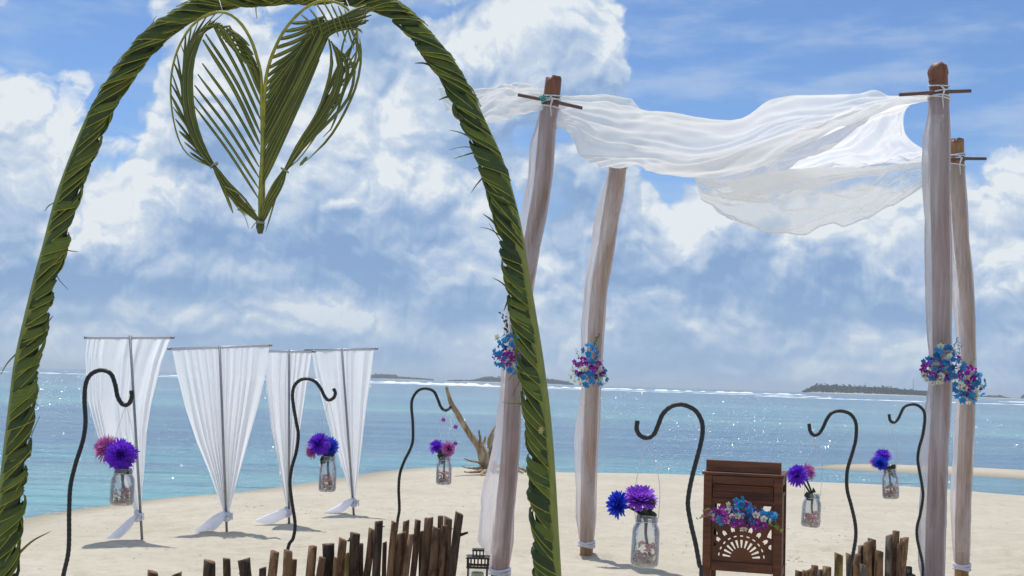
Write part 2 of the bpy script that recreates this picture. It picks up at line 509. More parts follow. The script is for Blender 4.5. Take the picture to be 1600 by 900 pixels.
M['stake_cut'] = simple('stake_cut_end', (.20, .105, .055), .85, .3, 60, .3)
M['driftwood'] = wood_material('driftwood', (.30, .21, .115), (.52, .41, .27), (9, 9, 1.6), 1.5, .85, .05, .8)
M['candle'] = simple('candle_wax', (.50, .58, .38), .5, .08, 20, .05)

def glass_material(name, tint=(.985, .99, .99), cloud=.10, rough=.04):
    m, t, out = material(name)
    co = t.node('ShaderNodeTexCoord')
    fr = t.node('ShaderNodeFresnel', i_IOR=1.5)
    tp = t.node('ShaderNodeBsdfTransparent', n0=tint)
    gl = t.node('ShaderNodeBsdfGlossy', n0=(1, 1, 1), i_Roughness=rough)
    bn = t.noise(co.outputs['Object'], 45, 3, .5)
    bp = t.node('ShaderNodeBump', i_Strength=.6, i_Distance=.004, i_Height=bn)
    t.put(gl.inputs['Normal'], bp); t.put(fr.inputs['Normal'], bp)
    df = t.node('ShaderNodeBsdfDiffuse', n0=(.88, .88, .90))
    m1 = t.node('ShaderNodeMixShader', n0=t.math('MULTIPLY', fr, 1.1, clamp=True), n1=tp, n2=gl)
    lw = t.node('ShaderNodeLayerWeight', i_Blend=.5)
    trn = t.node('ShaderNodeBsdfTranslucent', n0=(.95, .95, .97))
    dm = t.node('ShaderNodeMixShader', n0=.6, n1=df, n2=trn)
    m2 = t.node('ShaderNodeMixShader', n0=t.smooth(lw.outputs['Facing'], .2, 1.0, cloud, cloud + .40), n1=m1, n2=dm)
    t.put(out.inputs[0], m2)
    return m
M['jar'] = glass_material('jar_glass')
M['pane'] = glass_material('lantern_glass', cloud=.03)

def sand_material():
    m, t, out = material('coral_sand')
    co = t.node('ShaderNodeTexCoord')
    p = co.outputs['Object']
    n1 = t.noise(p, .55, 5, .6); n2 = t.noise(p, 7.0, 6, .65); n3 = t.noise(p, 120.0, 3, .7)
    c = t.mix(t.smooth(n1, .35, .68), (.52, .47, .375), (.445, .40, .31))
    c = t.mix(t.smooth(n2, .40, .70, 0, .55), c, (.36, .305, .225))
    c = t.mix(t.smooth(n3, .35, .70, 0, .6), c, (.60, .55, .455))
    # a few dark grains and bits of weed
    vd = t.node('ShaderNodeTexVoronoi', n0=p); vd.inputs['Scale'].default_value = 9.0
    sp = t.smooth(vd.outputs['Distance'], .02, .06, .55, 0.0)
    c = t.mix(t.math('MULTIPLY', sp, t.smooth(t.noise(p, .9, 3, .5), .5, .62)), c, (.14, .10, .06))
    # the sand is wet and darker in the strip the water reaches (height of the sheet itself)
    z = t.node('ShaderNodeSeparateXYZ', n0=p).outputs[2]
    wet = t.smooth(z, -.150, -.085, .80, 0.0)
    c = t.mix(wet, c, (.30, .26, .19))
    b = t.node('ShaderNodeBsdfPrincipled', i_Base_Color=c, i_Roughness=.95)
    b.inputs['Specular IOR Level'].default_value = .15
    h = t.math('ADD', t.math('MULTIPLY', t.noise(p, 2.6, 6, .65), .8), t.math('MULTIPLY', t.noise(p, 26, 4, .6), .12))
    bp = t.node('ShaderNodeBump', i_Strength=.9, i_Distance=.07, i_Height=h)
    bp2 = t.node('ShaderNodeBump', i_Strength=.45, i_Distance=.004, i_Height=n3); t.put(bp2.inputs['Normal'], bp)
    t.put(b.inputs['Normal'], bp2); t.put(out.inputs[0], b)
    return m
M['sand'] = sand_material()

def water_material():
    m, t, out = material('lagoon_water')
    co = t.node('ShaderNodeTexCoord')
    p = co.outputs['Object']
    sp = t.node('ShaderNodeSeparateXYZ', n0=p)
    dist = t.vmath('LENGTH', p, out=1)
    wob = t.noise(t.vmath('MULTIPLY', p, (.012, .05, 1)), 1.0, 4, .6)
    # the bottom of the lagoon: pale sand, then weed, then sand again, then the deep edge of the reef
    lg = t.math('LOGARITHM', t.math('MAXIMUM', dist, 5.0), 10.0)
    lg = t.math('ADD', lg, t.math('MULTIPLY', t.math('SUBTRACT', wob, .5), .22))
    c = t.ramp(t.smooth(lg, 1.0, 3.2, kind='LINEAR'), [
        (.00, (.17, .52, .52)), (.11, (.14, .47, .50)), (.175, (.10, .38, .45)), (.215, (.035, .17, .33)), (.27, (.028, .14, .30)),
        (.33, (.035, .15, .30)), (.365, (.20, .50, .48)), (.40, (.14, .38, .42)), (.44, (.06, .20, .32)), (.475, (.20, .44, .44)), (.52, (.12, .25, .32)), (.60, (.09, .17, .25)), (.8, (.05, .10, .18))])
    st = t.noise(t.vmath('MULTIPLY', p, (.035, .35, 1)), 1.0, 5, .6)
    c = t.mix(t.smooth(st, .42, .60, 0, .5), c, (.19, .40, .42))
    st2 = t.noise(t.vmath('ADD', t.vmath('MULTIPLY', p, (.02, .16, 1)), (9, 4, 0)), 1.0, 4, .6)
    c = t.mix(t.smooth(st2, .50, .62, 0, .5), c, (.05, .15, .28))
    st3 = t.noise(t.vmath('ADD', t.vmath('MULTIPLY', p, (.10, .9, 1)), (3, 7, 0)), 1.0, 6, .7)
    c = t.mix(t.smooth(st3, .44, .62, 0, .42), c, (.06, .17, .28))
    c = t.mix(t.smooth(st3, .30, .42, .4, 0), c, (.24, .44, .46))
    c = t.mix(.24, c, (.28, .37, .42))
    b = t.node('ShaderNodeBsdfPrincipled', i_Base_Color=c, i_Roughness=.13, i_IOR=1.333)
    b.inputs['Specular IOR Level'].default_value = .5
    # ripples: long swell, chop and small sharp wavelets that catch the sun
    h1 = t.noise(t.vmath('MULTIPLY', p, (.45, 1.4, 1)), 1.0, 3, .55)
    h2 = t.noise(t.vmath('MULTIPLY', p, (2.6, 5.0, 1)), 1.0, 5, .68)
    b1 = t.node('ShaderNodeBump', i_Strength=1.0, i_Distance=.42, i_Height=h1)
    b2 = t.node('ShaderNodeBump', i_Strength=1.0, i_Distance=.17, i_Height=h2); t.put(b2.inputs['Normal'], b1)
    t.put(b.inputs['Normal'], b2); t.put(out.inputs[0], b)
    return m
M['water'] = water_material()
M['wavelet'] = simple('wavelet_water', (.08, .25, .34), .13, .1, 1, 0)
M['foam'] = simple('sea_foam', (.82, .86, .88), .8, .12, .3, .5)
M['island_green'] = simple('island_palms', (.030, .050, .022), .8, .4, .05, 0)
M['mast'] = simple('mast_steel', (.16, .16, .17), .6, .1, 1, 0)
M['specks'] = simple('beach_bits', (.10, .075, .05), .9, .4, 10, 0)
M['coral'] = simple('coral_bits', (.66, .62, .55), .9, .2, 40, .2)

# ------------------------------------------------------------------ ground: a sand spit in a lagoon
SEA = -0.15
def on_plane(px, py, z):
    d = ray(px, py); k = (z - CAM.z) / d.z
    q = CAM + d * k
    return (q.x, q.y)
shore_px = [(-70, 842), (30, 812), (135, 795), (250, 780), (375, 769), (450, 759), (520, 748), (590, 737), (650, 731), (720, 730),
            (790, 733), (870, 738), (980, 740), (1080, 743), (1230, 752), (1350, 757), (1480, 765), (1600, 775), (1760, 790)]
SHORE = [(-9.0, -14.0), (-7.6, 0.0), (-6.9, 7.0)] + [on_plane(x, y, SEA) for x, y in shore_px] + [(13.0, 14.0), (17.0, 4.0), (19.0, -14.0)]
bar_px = [(1262, 730), (1300, 726), (1340, 724.5), (1400, 726), (1460, 728), (1530, 731), (1600, 735), (1720, 742), (1860, 752), (1860, 772), (1720, 757), (1600, 748), (1540, 744.5), (1480, 741), (1400, 738), (1320, 734)]
BAR = [on_plane(x, y, SEA) for x, y in bar_px]

def sdist(X, Y, poly):
    """signed distance to a closed polygon, positive inside (numpy)"""
    poly = np.array(poly); n = len(poly)
    D = np.full(X.shape, 1e9); inside = np.zeros(X.shape, bool)
    for i in range(n):
        a = poly[i]; b = poly[(i + 1) % n]; e = b - a
        t = np.clip(((X - a[0]) * e[0] + (Y - a[1]) * e[1]) / (e @ e), 0, 1)
        D = np.minimum(D, np.hypot(X - a[0] - t * e[0], Y - a[1] - t * e[1]))
        c = ((a[1] > Y) != (b[1] > Y))
        xi = a[0] + (Y - a[1]) / (b[1] - a[1] + 1e-12) * e[0]
        inside ^= c & (X < xi)
    return np.where(inside, D, -D)
_rng = np.random.default_rng(5)
_waves = [(_rng.uniform(-1, 1) * f, _rng.uniform(-1, 1) * f, _rng.uniform(0, 6.28), a) for f, a, k in
          ((.6, .016, 5), (1.7, .009, 6), (4.2, .0045, 9), (8.5, .0024, 10)) for _ in range(k)]
def height(X, Y):
    X = np.asarray(X, float); Y = np.asarray(Y, float)
    s = sdist(X, Y, SHORE); sb = sdist(X, Y, BAR)
    up = SEA + .15 * (1 - np.exp(-np.maximum(s, 0) / 1.7))
    h = np.where(s >= 0, up, SEA + .055 * np.maximum(s, -25))
    hb = np.where(sb >= 0, SEA + .07 * (1 - np.exp(-sb / .8)), SEA + .055 * np.maximum(sb, -25))
    h = np.maximum(h, hb)
    w = sum(a * np.sin(kx * X + ky * Y + ph) for kx, ky, ph, a in _waves)
    k = np.clip(s / 3.0, .0, 1) 
    return h + w * (.06 + .94 * k)

def hgt(x, y): return float(height(np.array([x]), np.array([y]))[0])
def G(px, py):
    """where the sight line of a pixel meets the sand"""
    z = 0.0
    for _ in range(8):
        x, y = on_plane(px, py, z); z = hgt(x, y)
    return Vector((x, y, z))

xs = np.concatenate([np.linspace(-60, -13, 20)[:-1], np.arange(-13, 19, .06), np.linspace(19, 70, 22)[1:]])
ys = np.concatenate([np.linspace(-15, 5.5, 12)[:-1], np.arange(5.5, 15, .05), np.arange(15, 34, .12), np.linspace(34, 70, 10)[1:]])
XX, YY = np.meshgrid(xs, ys)
ZZ = height(XX, YY)
_r2 = np.random.default_rng(8)          # old footprints and dents, softened by the wind
for _ in range(520):
    if _ % 2: fx, fy = _r2.uniform(-6, 9), _r2.uniform(6.5, 17); an = _r2.uniform(0, 3.14)
    else:
        k = _ // 2; an = 1.2 if k % 2 else .5; q = _r2.uniform(0, 1)
        fx, fy = ((-3.5 + 7.5 * q, 9.2 + 3.2 * q) if k % 3 == 0 else (3.0 + 2.5 * q, 8.5 + 4 * q) if k % 3 == 1 else (-4 + 4.5 * q, 13 - 4.2 * q)); fx += _r2.normal(0, .22); fy += _r2.normal(0, .22)
    ix = np.searchsorted(xs, [fx - .45, fx + .45]); iy = np.searchsorted(ys, [fy - .45, fy + .45])
    sx_, sy_ = XX[iy[0]:iy[1], ix[0]:ix[1]] - fx, YY[iy[0]:iy[1], ix[0]:ix[1]] - fy
    a_ = sx_ * math.cos(an) + sy_ * math.sin(an); b_ = -sx_ * math.sin(an) + sy_ * math.cos(an)
    e_ = (a_ / .15) ** 2 + (b_ / .075) ** 2
    ZZ[iy[0]:iy[1], ix[0]:ix[1]] += _r2.uniform(.5, 1) * (-.022 * np.exp(-e_) + .010 * np.exp(-((np.sqrt(e_) - 1.6) / .5) ** 2))
nx, ny = len(xs), len(ys)
me = bpy.data.meshes.new('sand')
co_ = np.stack([XX, YY, ZZ], -1).reshape(-1, 3)
idx = (np.arange(ny - 1)[:, None] * nx + np.arange(nx - 1)[None]).ravel()
quads = np.stack([idx, idx + 1, idx + nx + 1, idx + nx], 1)
me.vertices.add(len(co_)); me.vertices.foreach_set('co', co_.ravel())
me.loops.add(quads.size); me.loops.foreach_set('vertex_index', quads.ravel().astype(np.int32))
me.polygons.add(len(quads)); me.polygons.foreach_set('loop_start', np.arange(0, quads.size, 4, dtype=np.int32))
me.polygons.foreach_set('use_smooth', np.ones(len(quads), bool))
me.update(calc_edges=True)
me.materials.append(M['sand'])
sand = bpy.data.objects.new('sand', me); C.objects.link(sand)
tag(sand, kind='structure')

mb = MB()
S = 30000.0
mb.add([(-S, -S, SEA), (S, -S, SEA), (S, S, SEA), (-S, S, SEA)], [(0, 1, 2, 3)])
tag(mb.build('sea', M['water'], smooth=False), kind='structure')
mb = MB()
mb.add([(-S, -S, -3.0), (S, -S, -3.0), (S, S, -3.0), (-S, S, -3.0)], [(0, 1, 2, 3)])
tag(mb.build('seabed', M['sand'], smooth=False), kind='structure')

# small bits on the beach
rnd = random.Random(11)
def scatter(name, mat, n, rmin, rmax, spots=None):
    mb = MB()
    for i in range(n):
        if spots and rnd.random() < .75:
            sx, sy, sr = rnd.choice(spots)
            q = G(sx + rnd.gauss(0, sr), min(898, sy + rnd.gauss(0, sr * .35)))
            x, y = q.x, q.y
        else:
            x, y = rnd.uniform(-5.5, 9), rnd.uniform(6.5, 18)
        if float(sdist(np.array([x]), np.array([y]), SHORE)[0]) < .15: continue
        z = hgt(x, y); r = rnd.uniform(rmin, rmax)
        a = rnd.uniform(0, PI)
        L = r * rnd.uniform(.8, 2.4)
        vs = [(x + math.cos(a) * L, y + math.sin(a) * L, z + .002), (x - math.cos(a) * L, y - math.sin(a) * L, z + .002),
              (x - math.sin(a) * r * .6, y + math.cos(a) * r * .6, z + .001), (x + math.sin(a) * r * .6, y - math.cos(a) * r * .6, z + .001), (x, y, z + r * .8)]
        mb.add(vs, [(0, 2, 4), (2, 1, 4), (1, 3, 4), (3, 0, 4)])
    o = mb.build(name, mat, smooth=False)
    tag(o, kind='stuff')
    return o
spots = [(1232, 832, 12), (1240, 875, 10), (1300, 840, 14), (480, 800, 16), (180, 805, 30), (350, 780, 20), (400, 792, 14), (620, 800, 20), (1060, 850, 30), (940, 800, 40), (1420, 870, 14), (700, 770, 40)]
scatter('dry_leaf_bits', M['specks'], 330, .003, .008, spots)
scatter('coral_fragments', M['coral'], 1400, .004, .012)

# ------------------------------------------------------------------ surf on the reef
def surf(name, label_runs, seed):
    mb = MB(); rr = random.Random(seed)
    for (x0, x1, yoff, hh, dens) in label_runs:
        a, b = azel(x0, 600)[0], azel(x1, 600)[0]
        n = max(12, int((b - a) * 14))
        rows = []
        for i in range(n + 1):
            az_ = R(a + (b - a) * i / n)
            dd = yoff * (1 + .05 * nz(i * .03, seed))
            env = max(0.0, min(1, .55 + 1.5 * nz(i * .13, seed + 3) * dens)) * min(1, min(i, n - i) / 6 + .05)
            h_ = hh * .75 * (.15 + env * (.7 + .8 * abs(nz(i * .5, seed + 9))))
            c = Vector((math.sin(az_) * dd, math.cos(az_) * dd, SEA))
            rad = Vector((math.sin(az_), math.cos(az_), 0))
            w = 3.0 + 7 * env
            rows.append([c - rad * w + Vector((0, 0, -.05)), c - rad * w * .6 + Vector((0, 0, h_ * .35)), c + Vector((0, 0, h_ * .8)), c + rad * w * .5 + Vector((0, 0, h_ * .7)), c + rad * w + Vector((0, 0, -.05))])
        vs = [v for r in rows for v in r]
        fs = [(i * 5 + k, i * 5 + k + 1, i * 5 + 6 + k, i * 5 + 5 + k) for i in range(n) for k in range(4)]
        mb.add(vs, fs)
    return tag(mb.build(name, M['foam']), kind='structure')
surf('surf', [(-200, 600, 400, .30, 1.1), (560, 1300, 410, .28, 1.2), (1180, 1900, 330, .22, 1.1), (250, 960, 520, .9, 2.2), (600, 720, 470, 1.3, 2.4), (690, 800, 455, 1.6, 2.4), (930, 1260, 560, .9, 2.2), (1560, 1700, 520, .8, 1.8)], 3)

# ------------------------------------------------------------------ islands
def island(px0, px1, dist, prof, seed, name='island'):
    """a low wooded island: a sand and earth base, and its palms as one far-off wood"""
    a0, a1 = azel(px0, 600)[0], azel(px1, 600)[0]
    rr = random.Random(seed)
    base = MB(); n = 40; vs = []
    for i in range(n + 1):
        az_ = R(a0 + (a1 - a0) * i / n); e = math.sin(PI * i / n) ** .4 + .02
        for dd, z in ((-60 * e, SEA - .2), (-30 * e, 1.0 * e), (60 * e, 1.4 * e), (110 * e, SEA - .2)):
            vs.append((math.sin(az_) * (dist + dd), math.cos(az_) * (dist + dd), z))
    fs = [(i * 4 + k, i * 4 + k + 1, i * 4 + 5 + k, i * 4 + 4 + k) for i in range(n) for k in range(3)]
    base.add(vs, fs)
    tag(base.build(name, M['sand']), kind='structure')
    mb = MB()
    cnt = int((a1 - a0) * 420)
    for i in range(cnt):
        t = rr.random()
        hh = np.interp(t, [p[0] for p in prof], [p[1] for p in prof])
        az_ = R(a0 + (a1 - a0) * t); dd = dist + rr.uniform(-25, 50)
        top = hh * dist / FPX * rr.uniform(.72, 1.08)
        if rr.random() < .06: top *= 1.25
        c = Vector((math.sin(az_) * dd, math.cos(az_) * dd, 0)); side = Vector((math.cos(az_), -math.sin(az_), 0))
        zz = top * rr.uniform(.35, 1.0) if rr.random() < .6 else top
        r = dist / FPX * rr.uniform(1.2, 3.0)
        # a ragged star of fronds
        k = 7; ring = []
        for j in range(k):
            q = 2 * PI * j / k + rr.random()
            L = r * rr.uniform(.5, 1.2)
            ring.append(c + side * math.cos(q) * L + Vector((0, 0, max(.2, zz - r * .45 + math.sin(q) * L * .55))) + Vector((math.sin(az_), math.cos(az_), 0)) * rr.uniform(-r, r) * .5)
        hub = c + Vector((0, 0, max(.3, zz - r * .25)))
        mb.add([hub] + ring, [(0, 1 + j, 1 + (j + 1) % k) for j in range(k)])
    tag(mb.build('island_palms', M['island_green'], smooth=False), kind='stuff')
island(578, 676, 2600, [(0, 5), (.1, 7), (.4, 7), (.45, 4.0), (.8, 3.2), (1, 2.0)], 1)
island(700, 895, 2300, [(0, 1.5), (.2, 3), (.3, 8), (.5, 8), (.8, 8), (.93, 6), (1, 2)], 2)
island(1256, 1462, 1700, [(0, 3), (.04, 7), (.1, 12), (.3, 11.5), (.5, 11), (.6, 11.5), (.8, 9), (.95, 7.5), (1, 6)], 3)
island(1440, 1640, 2500, [(0, 4), (.2, 3), (.45, 1.2), (.55, 4), (.62, 4), (.7, 1), (.78, 1), (.80, 7), (.9, 8), (1, 8)], 4)
for px, pt, d_, lb in ((1352, 598, 1760, 'thin radio mast, the shorter one, rising from the middle of the palm island'), (1427, 592, 1760, 'tall thin radio mast rising near the right end of the palm island')):
    top = P(px, pt, d_); mb = MB()
    for k in range(3):
        q = 2 * PI * k / 3
        tube(mb, [(top.x + math.cos(q) * .8, top.y + math.sin(q) * .8, 0), (top.x + math.cos(q) * .2, top.y + math.sin(q) * .2, top.z)], .12, 4)
    for j in range(14):
        z = top.z * j / 14; z2 = top.z * (j + 1) / 14; w = .8 - .6 * j / 14
        tube(mb, [(top.x - w, top.y, z), (top.x + w, top.y, z2)], .07, 3)
    o = mb.build('radio_mast', M['mast'], origin=(top.x, top.y, 0)); tag(o, lb, 'radio mast', 'masts on the island')

# small pointed cones added on the lagoon to make sun glints: whichever flank faces the sun glitters
rw = np.random.default_rng(21); mb = MB()
N_ = 60000
px_ = rw.uniform(-120, 1720, N_); py_ = 572 + .0313 * px_ + 8 + 168 * rw.random(N_) ** 1.2
pts_ = np.array([on_plane(a, b, SEA) for a, b in zip(px_, py_)]); dd_ = np.hypot(pts_[:, 0], pts_[:, 1])
ok_ = (dd_ < 450) & (height(pts_[:, 0], pts_[:, 1]) < SEA - .02)
for k_ in np.nonzero(ok_)[0]:
    x, y = pts_[k_]; d_ = dd_[k_]
    if rw.random() > .50 + 1.2 * nz(px_[k_] * .006, py_[k_] * .02, 3.0) + (.3 if px_[k_] < 520 else 0): continue
    r = d_ * .00028 * rw.uniform(.4, 1.3); a0 = rw.uniform(0, 6.28); st = rw.uniform(.48, .74)
    ring = [(x + math.cos(a0 + k * PI / 3) * r, y + math.sin(a0 + k * PI / 3) * r, SEA - r * .05) for k in range(6)]
    mb.add([(x, y, SEA + r * st)] + ring, [(0, 1 + k, 1 + (k + 1) % 6) for k in range(6)])
tag(mb.build('glint_wavelets', M['wavelet'], smooth=False), kind='stuff')

# ------------------------------------------------------------------ bamboo posts of the canopy, each wrapped in voile
def ground_at(px, py):
    g = G(px, py); return g
def make_post(px_path, Y, base_px, w_top, w_bot, wrap_from, wrap_to, bulges, bar, label, seed):
    """px_path: (px, py) centres from the top down; wrap_from / wrap_to: py where the cloth starts and ends"""
    base = G(*base_px) if base_px[1] < 1300 else None
    Y0 = base.y
    t = thing('canopy_post', label, 'bamboo post', base - Vector((0, 0, .0)), 'bamboo posts of the wedding canopy')
    pts = [P(x, y, Y + (Y0 - Y) * ((y - px_path[0][1]) / (base_px[1] - px_path[0][1]))) for x, y in px_path] + [base - Vector((0, 0, .06))]
    n = 90
    path = even(catmull(pts, 200), n)
    zt = path[0][2]; zb = path[-1][2]
    kpx = Y / FPX
    rad = []
    for i in range(n):
        f = i / (n - 1)
        r = (w_top + (w_bot - w_top) * f) * kpx / 2
        d = (zt - path[i][2]) % .42
        r *= 1 + .045 * math.exp(-((d - .21) / .016) ** 2)      # the rings of the culm
        r *= 1 + .02 * nz(f * 14, seed)
        rad.append(r)
    mb = MB()
    tube(mb, [tuple(p) for p in path], rad, 20, cap=True, shape=lambda i, ph: 1 + .02 * math.sin(2 * ph + i * .1) + (.05 * nz(ph * 3, seed + 5) if i < 2 else 0))
    # broken rim and the hollow of the cut end
    topc = Vector(path[0]); r0 = rad[0]
    mb.build('culm', [M['culm_pale' if seed in (2, 4) else 'culm']], t)
    mb = MB()
    rr = random.Random(seed)
    for k in range(14):
        a = 2 * PI * k / 14
        hgt_ = rr.uniform(.0, .008) - (.026 if k in (3, 4) else 0) + (.006 if k > 9 else 0)
        p1 = topc + Vector((math.cos(a), math.sin(a), 0)) * r0 * .97
        p2 = topc + Vector((math.cos(a + 2 * PI / 14), math.sin(a + 2 * PI / 14), 0)) * r0 * .97
        q1 = topc + Vector((math.cos(a), math.sin(a), 0)) * r0 * .72; q2 = topc + Vector((math.cos(a + 2 * PI / 14), math.sin(a + 2 * PI / 14), 0)) * r0 * .72
        u = Vector((0, 0, hgt_)); dn = Vector((0, 0, -.03))
        mb.add([p1 + dn, p2 + dn, p2 + u, p1 + u, q1 + dn, q2 + dn, q2 + u, q1 + u], [(0, 1, 2, 3), (3, 2, 6, 7), (5, 4, 7, 6), (0, 3, 7, 4), (1, 5, 6, 2)])
    mb.build('broken_rim', M['culm'], t, smooth=False)
    # cross stick lashed on
    a, b = P(bar[0], bar[1], Y - .04 + bar[4]), P(bar[2], bar[3], Y - .04 - bar[4])
    mb = MB(); tube(mb, [a, (a + b) / 2 + Vector((0, 0, .004)), b], [.013, .014, .0125], 10)
    mb.build('cross_stick', M['stick'], t)
    # lashing round the culm
    def at_py(py):
        z = P(px_path[0][0], py, Y).z
        j = int(np.argmin(np.abs(path[:, 2] - z))); return j
    mb = MB()
    ybar = (bar[1] + bar[3]) / 2
    for k in range(4):
        dy = (-9, -3, 4, 10)[k]
        j = at_py(ybar + dy); c = Vector(path[j]); r = rad[j] * 1.10 + .003
        ring = [c + Vector((math.cos(q) * r, math.sin(q) * r, .012 * math.sin(q + k * 1.7))) for q in np.linspace(0, 2 * PI, 22)]
        tube(mb, ring, .0055, 6, cap=False)
    c = Vector(path[at_py(ybar)]) + Vector((0, -rad[0] * 1.25, 0))
    tube(mb, [c + Vector((-.012, 0, .03)), c + Vector((.01, -.012, 0)), c + Vector((-.004, -.006, -.05)), c + Vector((.006, -.004, -.13))], [.007, .008, .005, .003], 6)
    mb.build('lashing', M['cord'], t)
    # sheer wrap: stands off the culm to the windward side, twisted and tied at the foot
    j0, j1 = at_py(wrap_from), int(np.argmin(np.abs(path[:, 2] - P(base_px[0], wrap_to, Y0).z)))
    seg = 44; vs = []; m_ = j1 - j0 + 1
    left = Vector((-1, -.25, 0)).normalized()
    for ii, i in enumerate(range(j0, j1 + 1)):
        f = ii / (m_ - 1)
        py = wrap_from + (wrap_to - wrap_from) * f
        bl = np.interp(py, [b_[0] for b_ in bulges], [b_[1] for b_ in bulges]) * kpx
        br = np.interp(py, [b_[0] for b_ in bulges], [b_[2] for b_ in bulges]) * kpx
        c = Vector(path[i]); r = rad[i]
        pinch = min(1, (1 - f) * 14 + .12, f * 12 + .10)
        for k in range(seg):
            ph = 2 * PI * k / seg; dr = Vector((math.cos(ph), math.sin(ph), 0))
            fl = max(0, dr.dot(left)) ** 1.6; frt = max(0, -dr.dot(left)) ** 1.6
            fold = (.0050 * math.sin(5 * ph + f * 9 + seed) + .0065 * math.sin(9 * ph - f * 15 + 2.0 * nz(f * 5, seed)) + .008 * nz(math.cos(ph) * 2.2, math.sin(ph) * 2.2, f * 7 + seed)) * (.5 + pinch)
            q = r * 1.01 + .002 + (bl * fl + br * frt) * pinch * (1 + 18 * abs(fold)) + abs(fold) * .35
            vs.append(c + dr * q)
    fs = [(i * seg + k, i * seg + (k + 1) % seg, (i + 1) * seg + (k + 1) % seg, (i + 1) * seg + k) for i in range(m_ - 1) for k in range(seg)]
    mb = MB(); mb.add(vs, fs); mb.build('voile_wrap', M['wrap'], t)
    # a second turn of cloth that crosses the first on the diagonal
    mb = MB(); vs = []; nn = 90
    for i in range(nn):
        f = i / (nn - 1); jj = min(n - 1, int(j0 + (j1 - j0) * (.04 + .93 * f))); c = Vector(path[jj]); r = rad[jj]
        ang = -PI / 2 - .9 + 2.6 * math.sin(f * 5.2 + seed)
        for s_ in range(5):
            q = ang + (s_ - 2) * (.34 + .12 * nz(f * 6, seed, s_)); rr_ = r * 1.05 + .007 + .003 * (s_ % 2)
            vs.append(c + Vector((math.cos(q) * rr_, math.sin(q) * rr_, .0)))
    fs = [(i * 5 + s_, i * 5 + s_ + 1, i * 5 + 6 + s_, i * 5 + 5 + s_) for i in range(nn - 1) for s_ in range(4)]
    mb.add(vs, fs); mb.build('voile_overlap', M['flap'], t)
    # gathered foot tie
    mb = MB(); c = Vector(path[min(j1, n - 2)])
    for k in range(3):
        r = rad[j1 - 2] * 1.12 + .006
        ring = [c + Vector((math.cos(q) * r, math.sin(q) * r, .018 * (k - 1) + .008 * math.sin(2 * q + k))) for q in np.linspace(0, 2 * PI, 20)]
        tube(mb, ring, .009, 6, cap=False)
    mb.build('foot_tie', M['tail'], t)
    return t, path, rad
posts = {}
posts['fl'] = make_post([(865, 123), (862, 150), (855, 197), (846, 293), (827, 400), (817, 460), (803, 586), (797, 700), (788, 800), (781, 890)], 9.1, (779, 917), 26, 27,
    168, 892, [(168, 2, 0), (230, 8, 0), (300, 9, 1), (400, 9, 1), (600, 5, 1), (690, 9, 0), (780, 22, 1), (850, 20, 3), (892, 2, 1)], (809, 148, 910, 169, .0),
    'leaning bamboo canopy post in white voile just behind the right leg of the palm arch', 1)
posts['bl'] = make_post([(967, 246), (966, 258), (960, 300), (952, 350), (945, 400), (936, 450), (931, 500), (928, 560), (925, 610), (922, 680), (919, 750), (917, 820)], 10.85, (916.5, 868), 26, 20,
    262, 852, [(262, 3, 1), (350, 9, 0), (480, 9, 1), (610, 5, 2), (700, 11, 2), (800, 6, 3), (852, 2, 1)], (935, 247, 1000, 250, .0),
    'curved bamboo canopy post between the right arch leg and the largest hanging jar', 2)
posts['fr'] = make_post([(1466, 106), (1467, 150), (1468, 200), (1468, 300), (1470, 400), (1471, 500), (1471, 600), (1466, 700), (1462, 800), (1459, 900)], 8.5, (1458, 962), 28, 27,
    155, 935, [(155, 2, 0), (220, 10, 1), (380, 9, 1), (500, 7, 1), (600, 4, 1), (700, 12, 0), (800, 10, 1), (935, 4, 1)], (1405, 148, 1517, 142, .0),
    'tallest bamboo canopy post, thick and upright, with a knobbed red-brown top', 3)
posts['br'] = make_post([(1495, 219), (1495, 255), (1497, 300), (1502, 380), (1509, 450), (1512, 520), (1512, 600), (1508, 700), (1504, 800), (1503, 870)], 10.1, (1502, 905), 22, 21,
    258, 888, [(258, 2, 1), (330, 3, 1), (480, 8, 0), (600, 3, 1), (700, 7, 0), (800, 6, 0), (888, 3, 3)], (1462, 249, 1541, 248, .0),
    'shorter bamboo canopy post standing behind the tallest one at the right edge', 4)
# teal tie on the near left post
mb = MB(); c = P(848, 153, 9.02)
for k in range(5):
    a = k * 1.3; tube(mb, [c, c + Vector((math.cos(a) * .022, -.01, math.sin(a) * .022)), c + Vector((math.cos(a + .6) * .036, -.012, math.sin(a + .6) * .03 - .005))], [.007, .006, .002], 6)
mb.build('teal_tie', M['teal_cord'], bpy.data.objects['canopy_post'])
# knob on the tallest post
mb = MB(); p0 = Vector(posts['fr'][1][0]); r0 = posts['fr'][2][0]
lathe(mb, p0 + Vector((0, 0, -.10)), [(r0 * .98, 0), (r0 * 1.04, .02), (r0 * 1.12, .06), (r0 * 1.10, .085), (r0 * .86, .118), (r0 * .55, .135), (r0 * .5, .11), (0.001, .10)], 18)
vs2 = []
for v in mb.v:
    k = 1 + .22 * nz(v[0] * 40, v[1] * 40, v[2] * 40)
    vs2.append(((v[0] - p0.x) * k + p0.x, (v[1] - p0.y) * k + p0.y, v[2] + .012 * nz(v[0] * 30 + 9, v[1] * 30, 0)))
mb.v = vs2
mb.build('knob', M['culm'], bpy.data.objects['canopy_post.002'])

